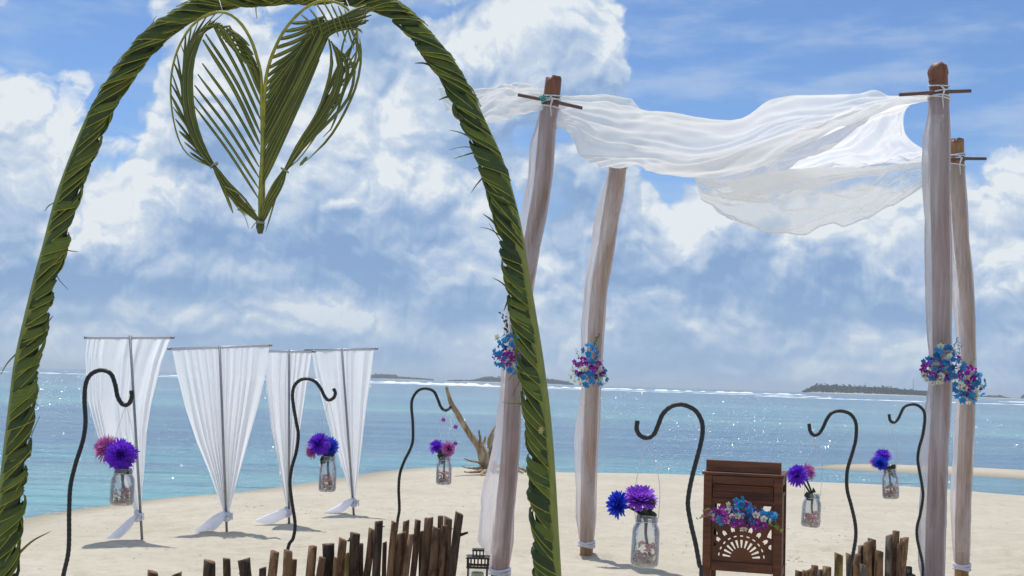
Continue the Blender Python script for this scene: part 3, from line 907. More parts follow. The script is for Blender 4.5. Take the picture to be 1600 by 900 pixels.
# ------------------------------------------------------------------ cloth sheets
def sheet(name, rows, mat, parent, nu=120, nv=40, wr=.02, fu=3.0, fv=14.0, seed=1, slant=0.0, hem=.004, pin=(1, 1)):
    """rows: list of rows, each a list of (px, py, depth); a smooth surface with fine wind wrinkles"""
    R0 = [np.array([list(P(*q)) for q in row]) for row in rows]
    R1 = [catmull(r, nu) for r in R0]
    Gd = np.zeros((nv, nu, 3))
    for j in range(nu):
        Gd[:, j] = catmull([r[j] for r in R1], nv)
    du = np.gradient(Gd, axis=1); dv = np.gradient(Gd, axis=0)
    N = np.cross(du, dv); N /= np.linalg.norm(N, axis=2, keepdims=True) + 1e-9
    for i in range(nv):
        for j in range(nu):
            u, v = j / (nu - 1), i / (nv - 1)
            s = (v + .16 * nz(u * 2.3, v * 1.7, seed + 21)) * fv + slant * u * fv + 1.6 * nz(u * 4.5, v * 2.2, seed + 31)
            w = nz(u * fu, s, seed) * .7 + nz(u * fu * 2.6, s * 2.3, seed + 7) * .4 + (.5 - abs(nz(u * fu * 1.4 + 5, s * 1.6, seed + 11))) * .5
            w += .55 * nz(u * 7, v * 5, seed + 41) + .22 * nz(u * 19, v * 13, seed + 51)
            e = min(1, u * 9 + (0 if pin[0] else 1)) * min(1, (1 - u) * 9 + (0 if pin[1] else 1))
            Gd[i, j] += N[i, j] * w * wr * (.15 + .85 * e)
    mb = MB()
    mb.add([tuple(p) for p in Gd.reshape(-1, 3)], [(i * nu + j, i * nu + j + 1, (i + 1) * nu + j + 1, (i + 1) * nu + j) for i in range(nv - 1) for j in range(nu - 1)])
    o = mb.build(name, mat, parent)
    # hems
    for k, row in enumerate((Gd[0], Gd[-1])):
        if hem:
            mh = MB(); tube(mh, [tuple(p) for p in row], hem, 5, cap=False); mh.build('hem', M['canopy'], o, origin=wloc(parent))
    return o
cc_ = P(1160, 200, 9.4)
can = thing('canopy_cloth', 'sheer white cloth slung between the bamboo posts and blowing in the wind', 'canopy cloth', cc_)
sheet('front_panel', [
    [(874, 150, 9.2), (905, 151, 9.6), (955, 151, 10.0), (1010, 167, 10.1), (1065, 179, 10.1), (1145, 182, 10.1), (1200, 163, 10.0), (1262, 151, 9.7), (1340, 148, 9.3), (1405, 149, 8.9), (1464, 150, 8.54)],
    [(873, 160, 9.15), (905, 163, 9.4), (955, 170, 9.6), (1010, 186, 9.7), (1065, 196, 9.7), (1145, 203, 9.7), (1200, 188, 9.6), (1262, 172, 9.4), (1340, 160, 9.1), (1405, 154, 8.8), (1464, 151, 8.53)],
    [(872, 176, 9.1), (898, 186, 9.15), (935, 214, 9.2), (985, 232, 9.25), (1045, 238, 9.3), (1115, 236, 9.3), (1195, 218, 9.25), (1275, 194, 9.1), (1345, 174, 8.9), (1408, 159, 8.7), (1464, 152, 8.52)],
    [(870, 198, 9.06), (893, 205, 9.0), (914, 236, 8.98), (942, 262, 8.97), (1000, 262, 9.0), (1040, 276, 9.0), (1112, 274, 9.0), (1205, 250, 9.0), (1290, 212, 8.9), (1375, 175, 8.7), (1464, 153, 8.5)]],
    M['canopy'], can, 200, 80, .062, 2.0, 6, 1, .55)
sheet('rear_panel', [
    [(1020, 255, 9.3), (1100, 250, 9.3), (1200, 225, 9.2), (1290, 188, 9.1), (1370, 162, 8.95), (1425, 153, 8.8), (1443, 151, 8.7)],
    [(1030, 262, 9.4), (1110, 262, 9.45), (1210, 245, 9.4), (1300, 215, 9.3), (1368, 190, 9.2), (1402, 176, 9.1), (1419, 168, 9.0)],
    [(1045, 268, 9.6), (1120, 274, 9.7), (1215, 262, 9.7), (1300, 240, 9.6), (1362, 220, 9.5), (1395, 205, 9.45), (1412, 196, 9.4)],
    [(1070, 270, 9.8), (1130, 285, 9.9), (1215, 275, 9.9), (1300, 253, 9.9), (1365, 243, 9.8), (1405, 232, 9.8), (1426, 222, 9.75)],
    [(1095, 276, 9.9), (1140, 298, 10.0), (1215, 283, 10.0), (1300, 268, 10.0), (1375, 264, 10.0), (1440, 260, 10.05), (1486, 256, 10.1)]],
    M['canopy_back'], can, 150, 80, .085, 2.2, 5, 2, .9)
sheet('hanging_flap', [
    [(1086, 268, 9.85), (1140, 276, 9.95), (1220, 268, 9.95), (1310, 252, 9.95), (1385, 246, 9.97), (1440, 243, 10.02), (1486, 248, 10.08)],
    [(1088, 288, 9.7), (1150, 308, 9.75), (1225, 318, 9.7), (1305, 308, 9.75), (1380, 290, 9.8), (1440, 270, 9.9), (1486, 257, 10.06)],
    [(1095, 310, 9.55), (1142, 336, 9.55), (1212, 364, 9.5), (1285, 350, 9.5), (1340, 345, 9.55), (1402, 316, 9.7), (1486, 264, 10.05)]],
    M['flap'], can, 140, 60, .10, 2.2, 4, 3, .8, hem=.005)
sheet('blown_fold', [
    [(1130, 285, 9.75), (1200, 270, 9.7), (1275, 262, 9.7), (1330, 262, 9.72), (1400, 256, 9.8), (1470, 253, 10.0)],
    [(1150, 300, 9.6), (1210, 286, 9.55), (1270, 280, 9.55), (1335, 270, 9.6), (1400, 262, 9.75), (1470, 254, 10.0)],
    [(1190, 306, 9.55), (1225, 298, 9.5), (1285, 292, 9.5), (1335, 276, 9.55), (1400, 266, 9.72), (1470, 255, 9.99)]],
    M['canopy'], can, 80, 20, .02, 2.0, 4, 8, .4, hem=0)
sheet('wind_blown_end', [
    [(866, 150, 9.2), (840, 138, 9.25), (800, 131, 9.35), (757, 140, 9.35), (715, 140, 9.3), (684, 136, 9.1)],
    [(864, 156, 9.14), (840, 150, 9.15), (800, 150, 9.2), (757, 160, 9.2), (718, 168, 9.2), (688, 148, 9.1)],
    [(860, 166, 9.1), (838, 174, 9.05), (800, 184, 9.05), (765, 192, 9.05), (726, 196, 9.05), (697, 172, 9.08)]],
    M['canopy'], can, 90, 36, .03, 2.5, 6, 5, .3)

# ------------------------------------------------------------------ curtain stands at the water's edge
def curtain_stand(bar, top, base, L, Rr, knot, tail, label, seed, dep=.25):
    b = G(*base); Y = b.y
    t = thing('curtain_stand', label, 'curtain stand', b, 'white curtain stands beside the sea')
    pt = P(top[0], top[1], Y)
    mb = MB(); tube(mb, [b - Vector((0, 0, .05)), pt + Vector((0, 0, .01))], .0125, 12); mb.build('pole', M['steel'], t)
    ba, bb = P(bar[0], bar[1], Y + .035 - dep * .3), P(bar[2], bar[3], Y + .035 - dep * .6)
    mb = MB(); tube(mb, [ba, bb], .0085, 10)
    for q in (ba, bb): tube(mb, [q - Vector((.014, 0, 0)), q + Vector((.014, 0, 0))], .0125, 10)
    mb.build('crossbar', M['steel'], t)
    nv, nu = 90, 190; mb = MB(); vs = []; uvs = []
    Lc = even([(x, y, 0) for x, y in L], nv); Rc = even([(x, y, 0) for x, y in Rr], nv)
    sd_ = seed * 3.7
    for i in range(nv):
        f = i / (nv - 1)
        l = np.array([np.interp(f, np.linspace(0, 1, nv), Lc[:, 0]), np.interp(f, np.linspace(0, 1, nv), Lc[:, 1])])
        r = np.array([np.interp(f, np.linspace(0, 1, nv), Rc[:, 0]), np.interp(f, np.linspace(0, 1, nv), Rc[:, 1])])
        wid = (r[0] - l[0])
        for j in range(nu):
            u = j / (nu - 1)
            uu = u + .022 * nz(u * 9, sd_) * (1 - f)
            px = l[0] + wid * uu; py = l[1] + (r[1] - l[1]) * uu
            amp = (.014 + (.028 + .006 * seed) * math.sin(min(1, f * 1.25) * PI / 2) * (1 - f) ** .45)
            ph = 2 * PI * ((7.5, 10.5, 8.5, 7)[seed - 1] * u + 2.2 * nz(u * 3.1, sd_ + 1) + .35 * nz(u * 3, f * 1.5, sd_))
            dd = amp * (math.sin(ph) + .5 * math.sin(2.3 * ph + 1.1) * nz(u * 12, f * .8, sd_ + 4)) + .05 * (1 - f) * nz(u * 2.5, f * 1.5, sd_ + 6) * f
            vs.append(P(px, py, Y + .05 + dd + (ba.y - Y) * (1 - f) * (1 - u) + (bb.y - Y) * (1 - f) * u - .03 * (1 - f)))
    fs = [(i * nu + j, i * nu + j + 1, (i + 1) * nu + j + 1, (i + 1) * nu + j) for i in range(nv - 1) for j in range(nu - 1)]
    mb.add(vs, fs)
    o = mb.build('curtain', M['curtain'], t)
    ul = o.data.uv_layers.new(name='UVMap')
    li = np.zeros(len(o.data.loops), np.int32); o.data.loops.foreach_get('vertex_index', li)
    uv = np.stack([(li % nu) / (nu - 1), (li // nu) / (nv - 1)], 1).astype(np.float32)
    ul.data.foreach_set('uv', uv.ravel())
    # hem sleeve round the bar
    mb = MB(); a2 = P(L[0][0], L[0][1], ba.y); b2 = P(Rr[0][0], Rr[0][1], bb.y); tube(mb, [a2, b2], .0125, 10); mb.build('hem_sleeve', M['tail'], t)
    # knot and blown tail
    kc = P(knot[0], knot[1], Y - .01)
    mb = MB(); rr = random.Random(seed)
    for k in range(5):
        rk = .026 + .006 * rr.random()
        ring = [kc + Vector((math.cos(q) * rk, math.sin(q) * rk, .018 * math.sin(q + k * 1.3) + (k - 2) * .012)) for q in np.linspace(0, 2 * PI, 16)]
        tube(mb, ring, .013, 6, cap=False)
    tube(mb, [kc + Vector((0, -.01, 0)), kc + Vector((.05, -.02, .02)), kc + Vector((.055, -.015, -.035))], [.012, .016, .006], 8)
    mb.build('knot', M['tail'], t)
    path = [P(x, y, Y - .02 - .10 * k / (len(tail) - 1)) for k, (x, y, w) in enumerate(tail)]
    path = even(catmull(path, 60), 34)
    ws = catmull([(w, 0, 0) for _, _, w in tail], 34)[:, 0] * Y / FPX / 2
    vs = []; sg = 26
    for i, p in enumerate(path):
        f = i / 33; c = Vector(p)
        zmin = hgt(c.x, c.y) + .004
        for k in range(sg):
            q = 2 * PI * k / sg
            w = ws[i] * (1 + .20 * math.sin(4 * q + seed + 3 * f) * f + .22 * nz(math.cos(q) * 2, math.sin(q) * 2, f * 3 + seed))
            v = c + Vector((math.cos(q) * w * .35, math.sin(q) * w * .85, math.sin(q) * 0)) + Vector((0, 0, math.cos(q) * w))
            v.z = max(zmin, v.z); vs.append(v)
    fs = [(i * sg + k, i * sg + (k + 1) % sg, (i + 1) * sg + (k + 1) % sg, (i + 1) * sg + k) for i in range(33) for k in range(sg)]
    mb = MB(); mb.add(vs, fs); mb.build('cloth_tail', M['tail'], t)
    return t
curtain_stand((134, 527.5, 270, 527.5), (203, 526), (223, 843), [(136, 528), (133, 560), (137, 627), (152, 680), (178, 735), (198, 770), (213, 803)], [(267, 528), (253, 565), (236, 633), (229, 677), (226, 727), (222, 765), (219, 803)],
              (216, 806), [(215, 806, 10), (206, 816, 22), (190, 829, 24), (178, 836, 14), (166, 841, 3)], 'white curtain stand at the far left, partly behind a purple flower jar', 1, .0)
curtain_stand((264, 545, 423, 539.5), (343, 542.5), (355, 830), [(268, 546), (276, 585), (290, 640), (307, 690), (328, 740), (349, 800)], [(421, 540), (414, 590), (402, 640), (385, 700), (371, 750), (358, 800)],
              (355, 806), [(352, 808, 12), (343, 813, 26), (330, 818, 24), (317, 824, 15), (304, 828, 3)], 'widest white curtain stand, second from the left, its bar rising to the right', 2, .0)
curtain_stand((413, 548, 491, 549.5), (451.5, 548), (452, 818), [(413, 549), (417, 610), (424, 670), (434, 720), (448, 795)], [(487, 550), (479, 600), (469, 670), (459, 730), (454, 795)],
              (450, 800), [(449, 803, 10), (440, 805, 22), (428, 808, 20), (414, 811, 11), (398, 814, 3)], 'narrow white curtain stand whose pole is crossed by a black hook', 3, .0)
curtain_stand((477, 547, 589, 545), (534, 546), (553.5, 803), [(487, 548), (492, 580), (502, 620), (520, 690), (536, 735), (552, 782)], [(585, 546), (581, 580), (574, 625), (566, 690), (560, 740), (554, 782)],
              (553, 785), [(552, 783, 8), (543, 788, 20), (530, 794, 16), (518, 798, 8), (506, 801, 2)], 'white curtain stand farthest right, its pole leaning behind a flower jar', 4, .0)

# ------------------------------------------------------------------ plaited palm arch
AY = 4.6
arch_px = [(-22, 1205), (-16, 1080), (-6, 980), (6, 890), (15, 800), (24, 715), (34, 630), (43, 560), (68, 450), (84, 390), (108, 300), (146, 200), (171, 150), (203, 101), (245, 54),
           (300, 16), (360, -3), (430, -10), (510, -10), (575, -3), (612, 12), (650, 46), (694, 100), (722, 150), (744, 200), (766, 250), (783, 305), (796, 360), (806, 420), (819, 500), (830, 570), (840, 650), (847, 740), (852, 830), (856, 900), (861, 1000), (866, 1100), (872, 1212)]
acp = [P(x, y, AY) for x, y in arch_px]
apath = even(catmull(acp, 1400), 700)
arch_root_loc = Vector((P(430, 600, AY).x, AY, 0))
zl, zr = hgt(apath[0][0], apath[0][1]), hgt(apath[-1][0], apath[-1][1])
arch = thing('palm_arch', 'tall green arch plaited from palm fronds in front of the whole scene', 'palm arch', arch_root_loc)
arc_len = float(np.sum(np.linalg.norm(np.diff(apath, axis=0), axis=1)))
arch_c = Vector((P(430, 500, AY).x, AY, P(430, 500, AY).z))
AT = [None] * 700; AO = [None] * 700
for i in range(700):
    a = Vector(apath[max(0, i - 4)]); b = Vector(apath[min(699, i + 4)])
    t_ = (b - a).normalized(); AT[i] = t_
    # outward in the plane of the arch
    o_ = t_.cross(Vector((0, -1, 0))).normalized()
    if o_.dot(Vector(apath[i]) - arch_c) < 0: o_ = -o_
    AO[i] = o_
TOWARD = Vector((0, -1, 0))
def arch_r(s):
    """half thickness in metres; s = 0..1 along the arch"""
    return np.interp(s, [0, .2, .35, .45, .55, .62, .72, 1.0], [.043, .042, .038, .035, .036, .041, .043, .046])
def apt(s, phi, r):
    """phi 0 = outer rim, 90 deg = facing the aisle side (the camera), 180 = inner rim"""
    f = min(max(s, 0), 1) * 699; i = min(698, int(f)); k = f - i
    c = Vector(apath[i]).lerp(Vector(apath[i + 1]), k)
    o_ = AO[i].lerp(AO[i + 1], k)
    return c + (o_ * math.cos(phi) + TOWARD * math.sin(phi) * .85) * r
# core coloured dark, standing for the shade in the gaps between leaves
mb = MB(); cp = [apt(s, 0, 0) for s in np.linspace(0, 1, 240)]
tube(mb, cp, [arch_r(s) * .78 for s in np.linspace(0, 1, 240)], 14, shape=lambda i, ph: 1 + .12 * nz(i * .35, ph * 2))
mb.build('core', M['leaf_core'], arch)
# the two frond stalks that carry the plait, along the outer rim
for s0, s1 in ((0.0, .47), (.55, 1.0)):
    mb = MB(); ss = np.linspace(s0, s1, 150)
    vs = []; n = len(ss)
    for s in ss:
        r = arch_r(s); e = min(1, abs(s - (.47 if s0 == 0 else .55)) * 7 + .15)
        for ph, k in ((-.75, .96), (-.3, 1.07), (0.1, 1.12), (.45 , 1.10), (.80 + .22 * e, 1.05), (1.05 + .25 * e, .93)):
            vs.append(apt(s, ph, r * (k * e + (1 - e) * .85)))
    fs = [(i * 6 + k, i * 6 + k + 1, i * 6 + 7 + k, i * 6 + 6 + k) for i in range(n - 1) for k in range(5)]
    mb.add(vs, fs); mb.build('frond_stalk', M['rachis'], arch)
def plait_leaf(s, side, adv, phi0, phi1, w, lift, seed, mats, parent, sgn=1):
    """one leaflet folded across the arch, from the stalk to the inner rim; w = width in metres"""
    n = 11; rr = random.Random(seed); mb = MB()
    L = arc_len; vs = []; rib = []
    tip = rr.uniform(.35, .7)
    kr = rr.uniform(-.05, .13)
    for i in range(n):
        t = i / (n - 1)
        ph = (phi0 + (phi1 - phi0) * (t ** .92)) * side
        sc = s + sgn * adv * (t ** 1.15) / L
        r = arch_r(sc) * (.97 + lift * (math.sin(PI * min(1, t * 1.05)) + .9 * math.exp(-((t - .72) / .16) ** 2)) + kr)
        ww = w * (1.12 - .55 * t ** .8) * (1 if t < .8 else 1 - (1 - tip) * (t - .8) / .2)
        # width runs along the arch; far edge tucked under, near edge proud
        a = apt(sc - sgn * ww * .55 / L, ph - .10, r * 1.06)
        m_ = apt(sc, ph, r * 1.12 + .0015)
        b = apt(sc + sgn * ww * .55 / L, ph + .10, r * .90)
        vs += [a, m_, b]
        rib.append(apt(sc - sgn * ww * .53 / L, ph - .10, r * 1.06 + .0022))
    fs = [(i * 3 + k, i * 3 + k + 1, i * 3 + 4 + k, i * 3 + 3 + k) for i in range(n - 1) for k in range(2)]
    mb.add(vs, fs, 0)
    tube(mb, rib, [.0017] * (n - 2) + [.0012, .0008], 4, mat=1, cap=False)
    mb.build('leaf', mats, parent, strip=n)
rr = random.Random(4)
nl = 150
for i in range(nl):
    s = .085 + .83 * i / nl + rr.uniform(-.0012, .0012)
    left = s < .5
    sgn = 1 if left else -1
    top = .36 < s < .72
    adv = rr.choice((rr.uniform(.035, .06), rr.uniform(.085, .125), rr.uniform(.085, .125))) if not top else rr.uniform(.08, .18)
    adv *= 1.25
    w = rr.uniform(.030, .060) * (1.15 if top else 1.0)
    m0 = M['leaf'] if rr.random() < (.82 if left else .55) else M['leaf_dark']  # left leg gets more bright leaflets: its sunlit side put into the colour
    plait_leaf(s, 1, adv, rr.uniform(.98, 1.30) if not top else rr.uniform(.1, .9), rr.uniform(2.9, 3.7), w, rr.uniform(.03, .16), i, [m0, M['rib']], arch, sgn)
    if i % 2 == 0:
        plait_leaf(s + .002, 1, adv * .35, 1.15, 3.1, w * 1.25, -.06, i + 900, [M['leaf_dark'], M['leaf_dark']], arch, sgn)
    if i % 3 == 0:
        plait_leaf(s, -1, adv, .7, 3.4, w * 1.4, .05, i + 500, [m0, M['rib']], arch, sgn)
# legs below the frame
mb = MB()
for s0, s1 in ((0, .085), (.915, 1)):
    tube(mb, [apt(s, 0, 0) for s in np.linspace(s0, s1, 20)], [arch_r(s) * .98 for s in np.linspace(s0, s1, 20)], 14)
mb.build('leg_binding', M['leaf'], arch)
# loose tips
tips = [(.115, 3.3, 55, -40), (.20, 3.2, 14, 10), (.17, 3.1, 22, -60), (.225, -.1, -22, 40), (.235, 3.0, 20, -34), (.285, 3.1, 28, 4), (.27, 3.1, 24, 22), (.31, 0, -12, 18),
        (.60, 3.3, -30, -2), (.645, 3.2, -30, -6), (.652, 3.2, -38, 8), (.655, 3.3, -34, 14), (.70, 3.3, -24, -18), (.705, 3.2, -30, -10), (.708, 3.2, -18, -24), (.735, 3.1, -24, -14), (.74, 3.1, -8, 24), (.778, 3.1, -18, 26), (.785, 3.1, -14, 30), (.80, 3.1, -36, -2), (.62, 3.2, -18, 10), (.665, 3.2, -12, 4), (.91, 3.1, -20, -44), (.90, 3.1, -10, 22), (.955, 3.1, -16, -12), (.48, 3.1, 5, 30), (.42, 0, 10, -14), (.67, 3.1, -20, 30)]
for k, (s, ph, dx, dy) in enumerate(tips):
    a = apt(s, ph, arch_r(s) * .95); kx = AY / FPX
    b = a + Vector((dx * kx, -.03, -dy * kx)); m_ = (a + b) / 2 + Vector((0, -.015, rr.uniform(-.06, .08) * abs(dx) * kx))
    path = even(catmull([a, m_, b], 30), 9); mb = MB(); vs = []
    wv = Vector((b - a)).cross(TOWARD).normalized()
    ww = (.0048, .0022, .0012, .003)[k % 4]
    for i, p in enumerate(path):
        f = i / 8; w = ww * (1 - f) ** .6 + .0006
        vs += [Vector(p) - wv * w, Vector(p) + Vector((0, -.003, 0)), Vector(p) + wv * w]
    mb.add(vs, [(i * 3 + q, i * 3 + q + 1, i * 3 + 4 + q, i * 3 + 3 + q) for i in range(8) for q in range(2)])
    mb.build('loose_tip', M['leaf'] if k % 2 else M['heart_leaf'], arch)
# a twisted curl of leaf on the upper right
mb = MB(); ctr = P(712, 172, AY - .03)
ring = [ctr + Vector((math.cos(q) * .020 + q * .004, -.01 * q / 6, math.sin(q) * .034)) for q in np.linspace(.5, 5.4, 20)]
tube(mb, ring, [.004 + .003 * math.sin(PI * i / 19) for i in range(20)], 6)
mb.build('leaf_curl', M['leaf_dark'], arch)
# a gap with a pale bract on the right leg
mb = MB(); c = P(845, 672, AY - .055)
for k in range(6):
    a = k * 1.05; tube(mb, [c, c + Vector((math.cos(a) * .010, -.008, math.sin(a) * .014))], [.006, .002], 6)
mb.build('bract', simple('dry_bract', (.50, .40, .16), .7, .2, 50, .2), arch)

# ------------------------------------------------------------------ heart woven from two fronds
HY = 4.42
hc = P(408, 20, HY)
heart = thing('palm_heart', 'large heart woven from palm leaflets hanging under the top of the arch', 'woven heart', hc)
def hp(x, y, d=0.0): return P(x, y, HY + d)
def hrib(pts, r0, r1, mat, name):
    path = even(catmull([hp(*p) for p in pts], 200), 60); mb = MB()
    tube(mb, [tuple(p) for p in path], [(r0 + (r1 - r0) * i / 59) * (1 + .06 * math.sin(i * 2.1)) for i in range(60)], 8)
    mb.build(name, mat, heart); return path
L_rib = hrib([(407, 352, .0), (407, 300, 0), (410, 230, 0), (409, 165, 0), (408, 120, .0), (402, 92, .0), (392, 62, -.01), (374, 34, -.02), (350, 19, -.03), (322, 24, -.03), (296, 45, -.02), (276, 82, 0), (267, 125, .01), (269, 175, .01), (280, 220, 0), (298, 245, -.01), (333, 262, -.01)], .0085, .0022, M['rachis_yellow'], 'left_midrib')
R_rib = hrib([(409, 352, .02), (411, 300, .02), (412, 230, .01), (413, 165, 0), (416, 120, -.005), (426, 84, -.01), (444, 48, -.015), (468, 20, -.02), (495, 3, -.02), (520, 2, -.02), (543, 14, -.02), (556, 38, -.02), (558, 70, -.02), (552, 105, -.02), (535, 145, -.02), (505, 195, -.02), (470, 245, -.01), (446, 266, -.01)], .0085, .0024, M['rachis_yellow'], 'right_midrib')
hcount = 0
def leaflet(pts, wpx, fold=.35, tipf=.25, name='leaflet', mat=None, twist=0.0, rib_on=True):
    """folded strip; pts px+depth, width in pixels"""
    global hcount
    hcount += 1
    path = even(catmull([hp(*p) for p in pts], 80), 12 if len(pts) > 2 else 7)
    n = len(path); w0 = wpx * HY / FPX / 2; vs = []; rib = []
    for i, p in enumerate(path):
        f = i / (n - 1)
        a = Vector(path[max(0, i - 1)]); b = Vector(path[min(n - 1, i + 1)]); T_ = (b - a).normalized()
        side = T_.cross(TOWARD); side = side.normalized() if side.length > .05 else Vector((1, 0, 0))
        if twist: side = (Matrix.Rotation(twist * math.sin(f * 3 + hcount), 3, T_) @ side)
        nrm = side.cross(T_)
        if nrm.y > 0: nrm = -nrm
        w = w0 * min(1, .35 + f * 5) * (1 if f < .8 else 1 - (1 - tipf) * (f - .8) / .2)
        p = Vector(p)
        vs += [p - side * w - nrm * w * fold, p + nrm * w * .25, p + side * w - nrm * w * fold]
        rib.append(p + nrm * (w * .25 + .0004))
    mb = MB(); mb.add(vs, [(i * 3 + k, i * 3 + k + 1, i * 3 + 4 + k, i * 3 + 3 + k) for i in range(n - 1) for k in range(2)], 0)
    if rib_on: tube(mb, rib, [.0009] * n, 4, mat=1, cap=False)
    mb.build(name, [mat or M['heart_leaf'], M['rib']], heart, strip=n)
# left inner fan: base on the midrib -> free tip
for (bx, by, tx, ty, w) in [(405, 312, 303, 165, 4.2), (405, 296, 303, 150, 4.2), (405, 278, 304, 133, 4.6), (405, 261, 309, 116, 4.6), (406, 241, 316, 99, 4.8), (406, 226, 317, 62, 6.5), (407, 209, 321, 53, 5.5),
                            (407, 187, 333, 40, 5.5), (408, 167, 346, 38, 5.0), (408, 151, 358, 40, 6.0), (408, 140, 366, 52, 6.5), (407, 128, 372, 66, 7.0), (405, 116, 374, 70, 7.0), (401, 102, 364, 58, 6.5), (396, 86, 358, 50, 6), (390, 72, 352, 42, 5)]:
    mx = (bx + tx) / 2 + rr.uniform(-2, 2) + (by - ty) * .02; my = (by + ty) / 2 - 3
    leaflet([(bx, by, -.002), (mx, my, -.02), (tx, ty, .01 + rr.uniform(-.02, .02))], w, tipf=.45)
# glossy short bundle curling over the top of the left lobe
for k in range(9):
    f = k / 8
    a = L_rib[int(22 + k * 1.8)]
    bx, by = 400 - 40 * f, 108 - 78 * f + 10 * f * f
    leaflet([(bx, by, -.02), (bx - 22 - 6 * f, by + 4 - 20 * (1 - f), -.05), (352 - 10 * f, 38 + 10 * (1 - f), -.05), (330 - 14 * f, 36 + 8 * f, -.04)], 5.0, tipf=.3, twist=.5)
# left outer: from the curved midrib, running round inside it to the tie
lo = [(350, 20), (337, 21), (323, 25), (310, 33), (299, 43), (290, 54), (282, 68), (276, 82), (271, 97), (268, 113), (267, 130), (267, 148), (270, 167), (274, 186), (280, 205), (288, 222), (297, 238)]
for k, (x, y) in enumerate(lo):
    f = k / (len(lo) - 1)
    ins = (1 - f) * 27 + 3
    pts = [(x, y, -.02)]
    inner = [(322, 40), (303, 62), (293, 92), (289, 128), (291, 165), (299, 200), (312, 232), (327, 252), (335, 262)]
    for j, (ix, iy) in enumerate(inner):
        if iy > y + 22:
            e = (j / 8) ** 1.5
            pts.append((ix - 2 - (1 - e) * (k * .9) * .6 + rr.uniform(-1.5, 1.5), iy, -.02 - .014 * math.sin(k * 1.7)))
    leaflet(pts, 3.4 + 1.0 * (k % 3), tipf=.5, twist=.3, rib_on=k % 3 == 0)
for k in range(6):        # the thick inner bundle of the left lobe
    off = (k - 2.5) * 2.0 + rr.uniform(-1, 1)
    leaflet([(345 - k * 3, 36 - k * .8, -.03 - .004 * k), (312 + off * .5, 56, -.03), (296 + off, 95, -.03 - .003 * k), (292 + off * 1.3, 140, -.035), (297 + off * 1.3, 185, -.03), (313 + off * .9, 228, -.03), (335 + off * .3, 262, -.02)], 4.6, tipf=.6, twist=.4, rib_on=k % 3 == 0)
# lower left tail after the tie
for k in range(8):
    e = k - 3.5
    leaflet([(335 + e * .7, 260, -.02), (352 + e * 1.2 + rr.uniform(-2, 2), 287 - e * .9, -.03), (377 + e * 1.0 + rr.uniform(-3, 3), 316 - e * 1.3, -.02), (404 + e * .5, 346, -.01)], 4.4, tipf=.7, twist=.5, rib_on=k % 3 == 0)
for pts, w in (([(337, 264, -.02), (350, 296, -.02), (364, 333, 0)], 5), ([(336, 264, -.02), (346, 290, -.02), (357, 316, 0)], 3.5), ([(352, 292, -.04), (372, 302, -.05), (384, 312, -.05), (388, 322, -.05), (400, 330, -.04)], 3),
               ([(350, 296, -.03), (366, 312, -.03), (380, 322, -.02)], 3), ([(372, 322, -.03), (383, 340, -.02), (389, 358, 0)], 1.2), ([(362, 312, -.03), (376, 330, -.02), (386, 338, 0)], 1.6), ([(370, 327, -.05), (380, 331, -.05), (388, 336, -.05)], 2.2), ([(402, 345, -.03), (396, 352, -.03), (392, 358, -.02)], 1.5)):
    leaflet(pts, w, tipf=.3, name='loose_leaflet')
# right inner fan
for (bx, by, tx, ty, w) in [(408, 291, 497, 92, 7.5), (409, 276, 507, 66, 7.5), (409, 262, 515, 48, 8), (410, 249, 519, 36, 8), (410, 235, 513, 32, 8), (410, 222, 505, 30, 8.5), (411, 208, 500, 30, 8.5), (411, 195, 494, 34, 8.5), (411, 182, 489, 40, 8), (412, 170, 484, 52, 7.5), (412, 158, 480, 62, 7),
                            (412, 146, 484, 58, 6.5), (413, 134, 486, 56, 6), (414, 122, 488, 56, 6), (417, 108, 492, 54, 6), (421, 92, 496, 50, 6), (427, 76, 498, 44, 6), (434, 62, 500, 38, 6), (444, 49, 504, 31, 6), (453, 36, 508, 26, 5.5)]:
    mx = (bx + tx) / 2 + rr.uniform(-2, 2); my = (by + ty) / 2 + 3
    leaflet([(bx, by, .0), (mx, my, -.02 + rr.uniform(-.01, .01)), (tx, ty, -.03 + rr.uniform(-.02, .02))], w * 1.12, tipf=.7)
# folded bundle lying from the fan's head to the upper right
for k in range(10):
    leaflet([(496 + k * 1.2, 40 + k * 2.2, -.05), (524, 30 + k * 2.0, -.05), (550 + (k % 4) * 6, 17 + k * 2.6, -.03), (572 + (k % 3) * 8 - k * 1.5, 8 + k * 3.0, 0)], 6.0, tipf=.4, twist=.3, rib_on=k % 3 == 0)
# strands from the top of the right midrib down over the bundle
for k, x in enumerate((470, 482, 494, 506, 517, 528, 538)):
    y = (22, 12, 5, 3, 5, 9, 14)[k]
    leaflet([(x, y, -.03), (x + 14, y + 14 + k * 4, -.06), (x + 20 + k, y + 34 + k * 7, -.07)], 3.2, tipf=.3, twist=.4)
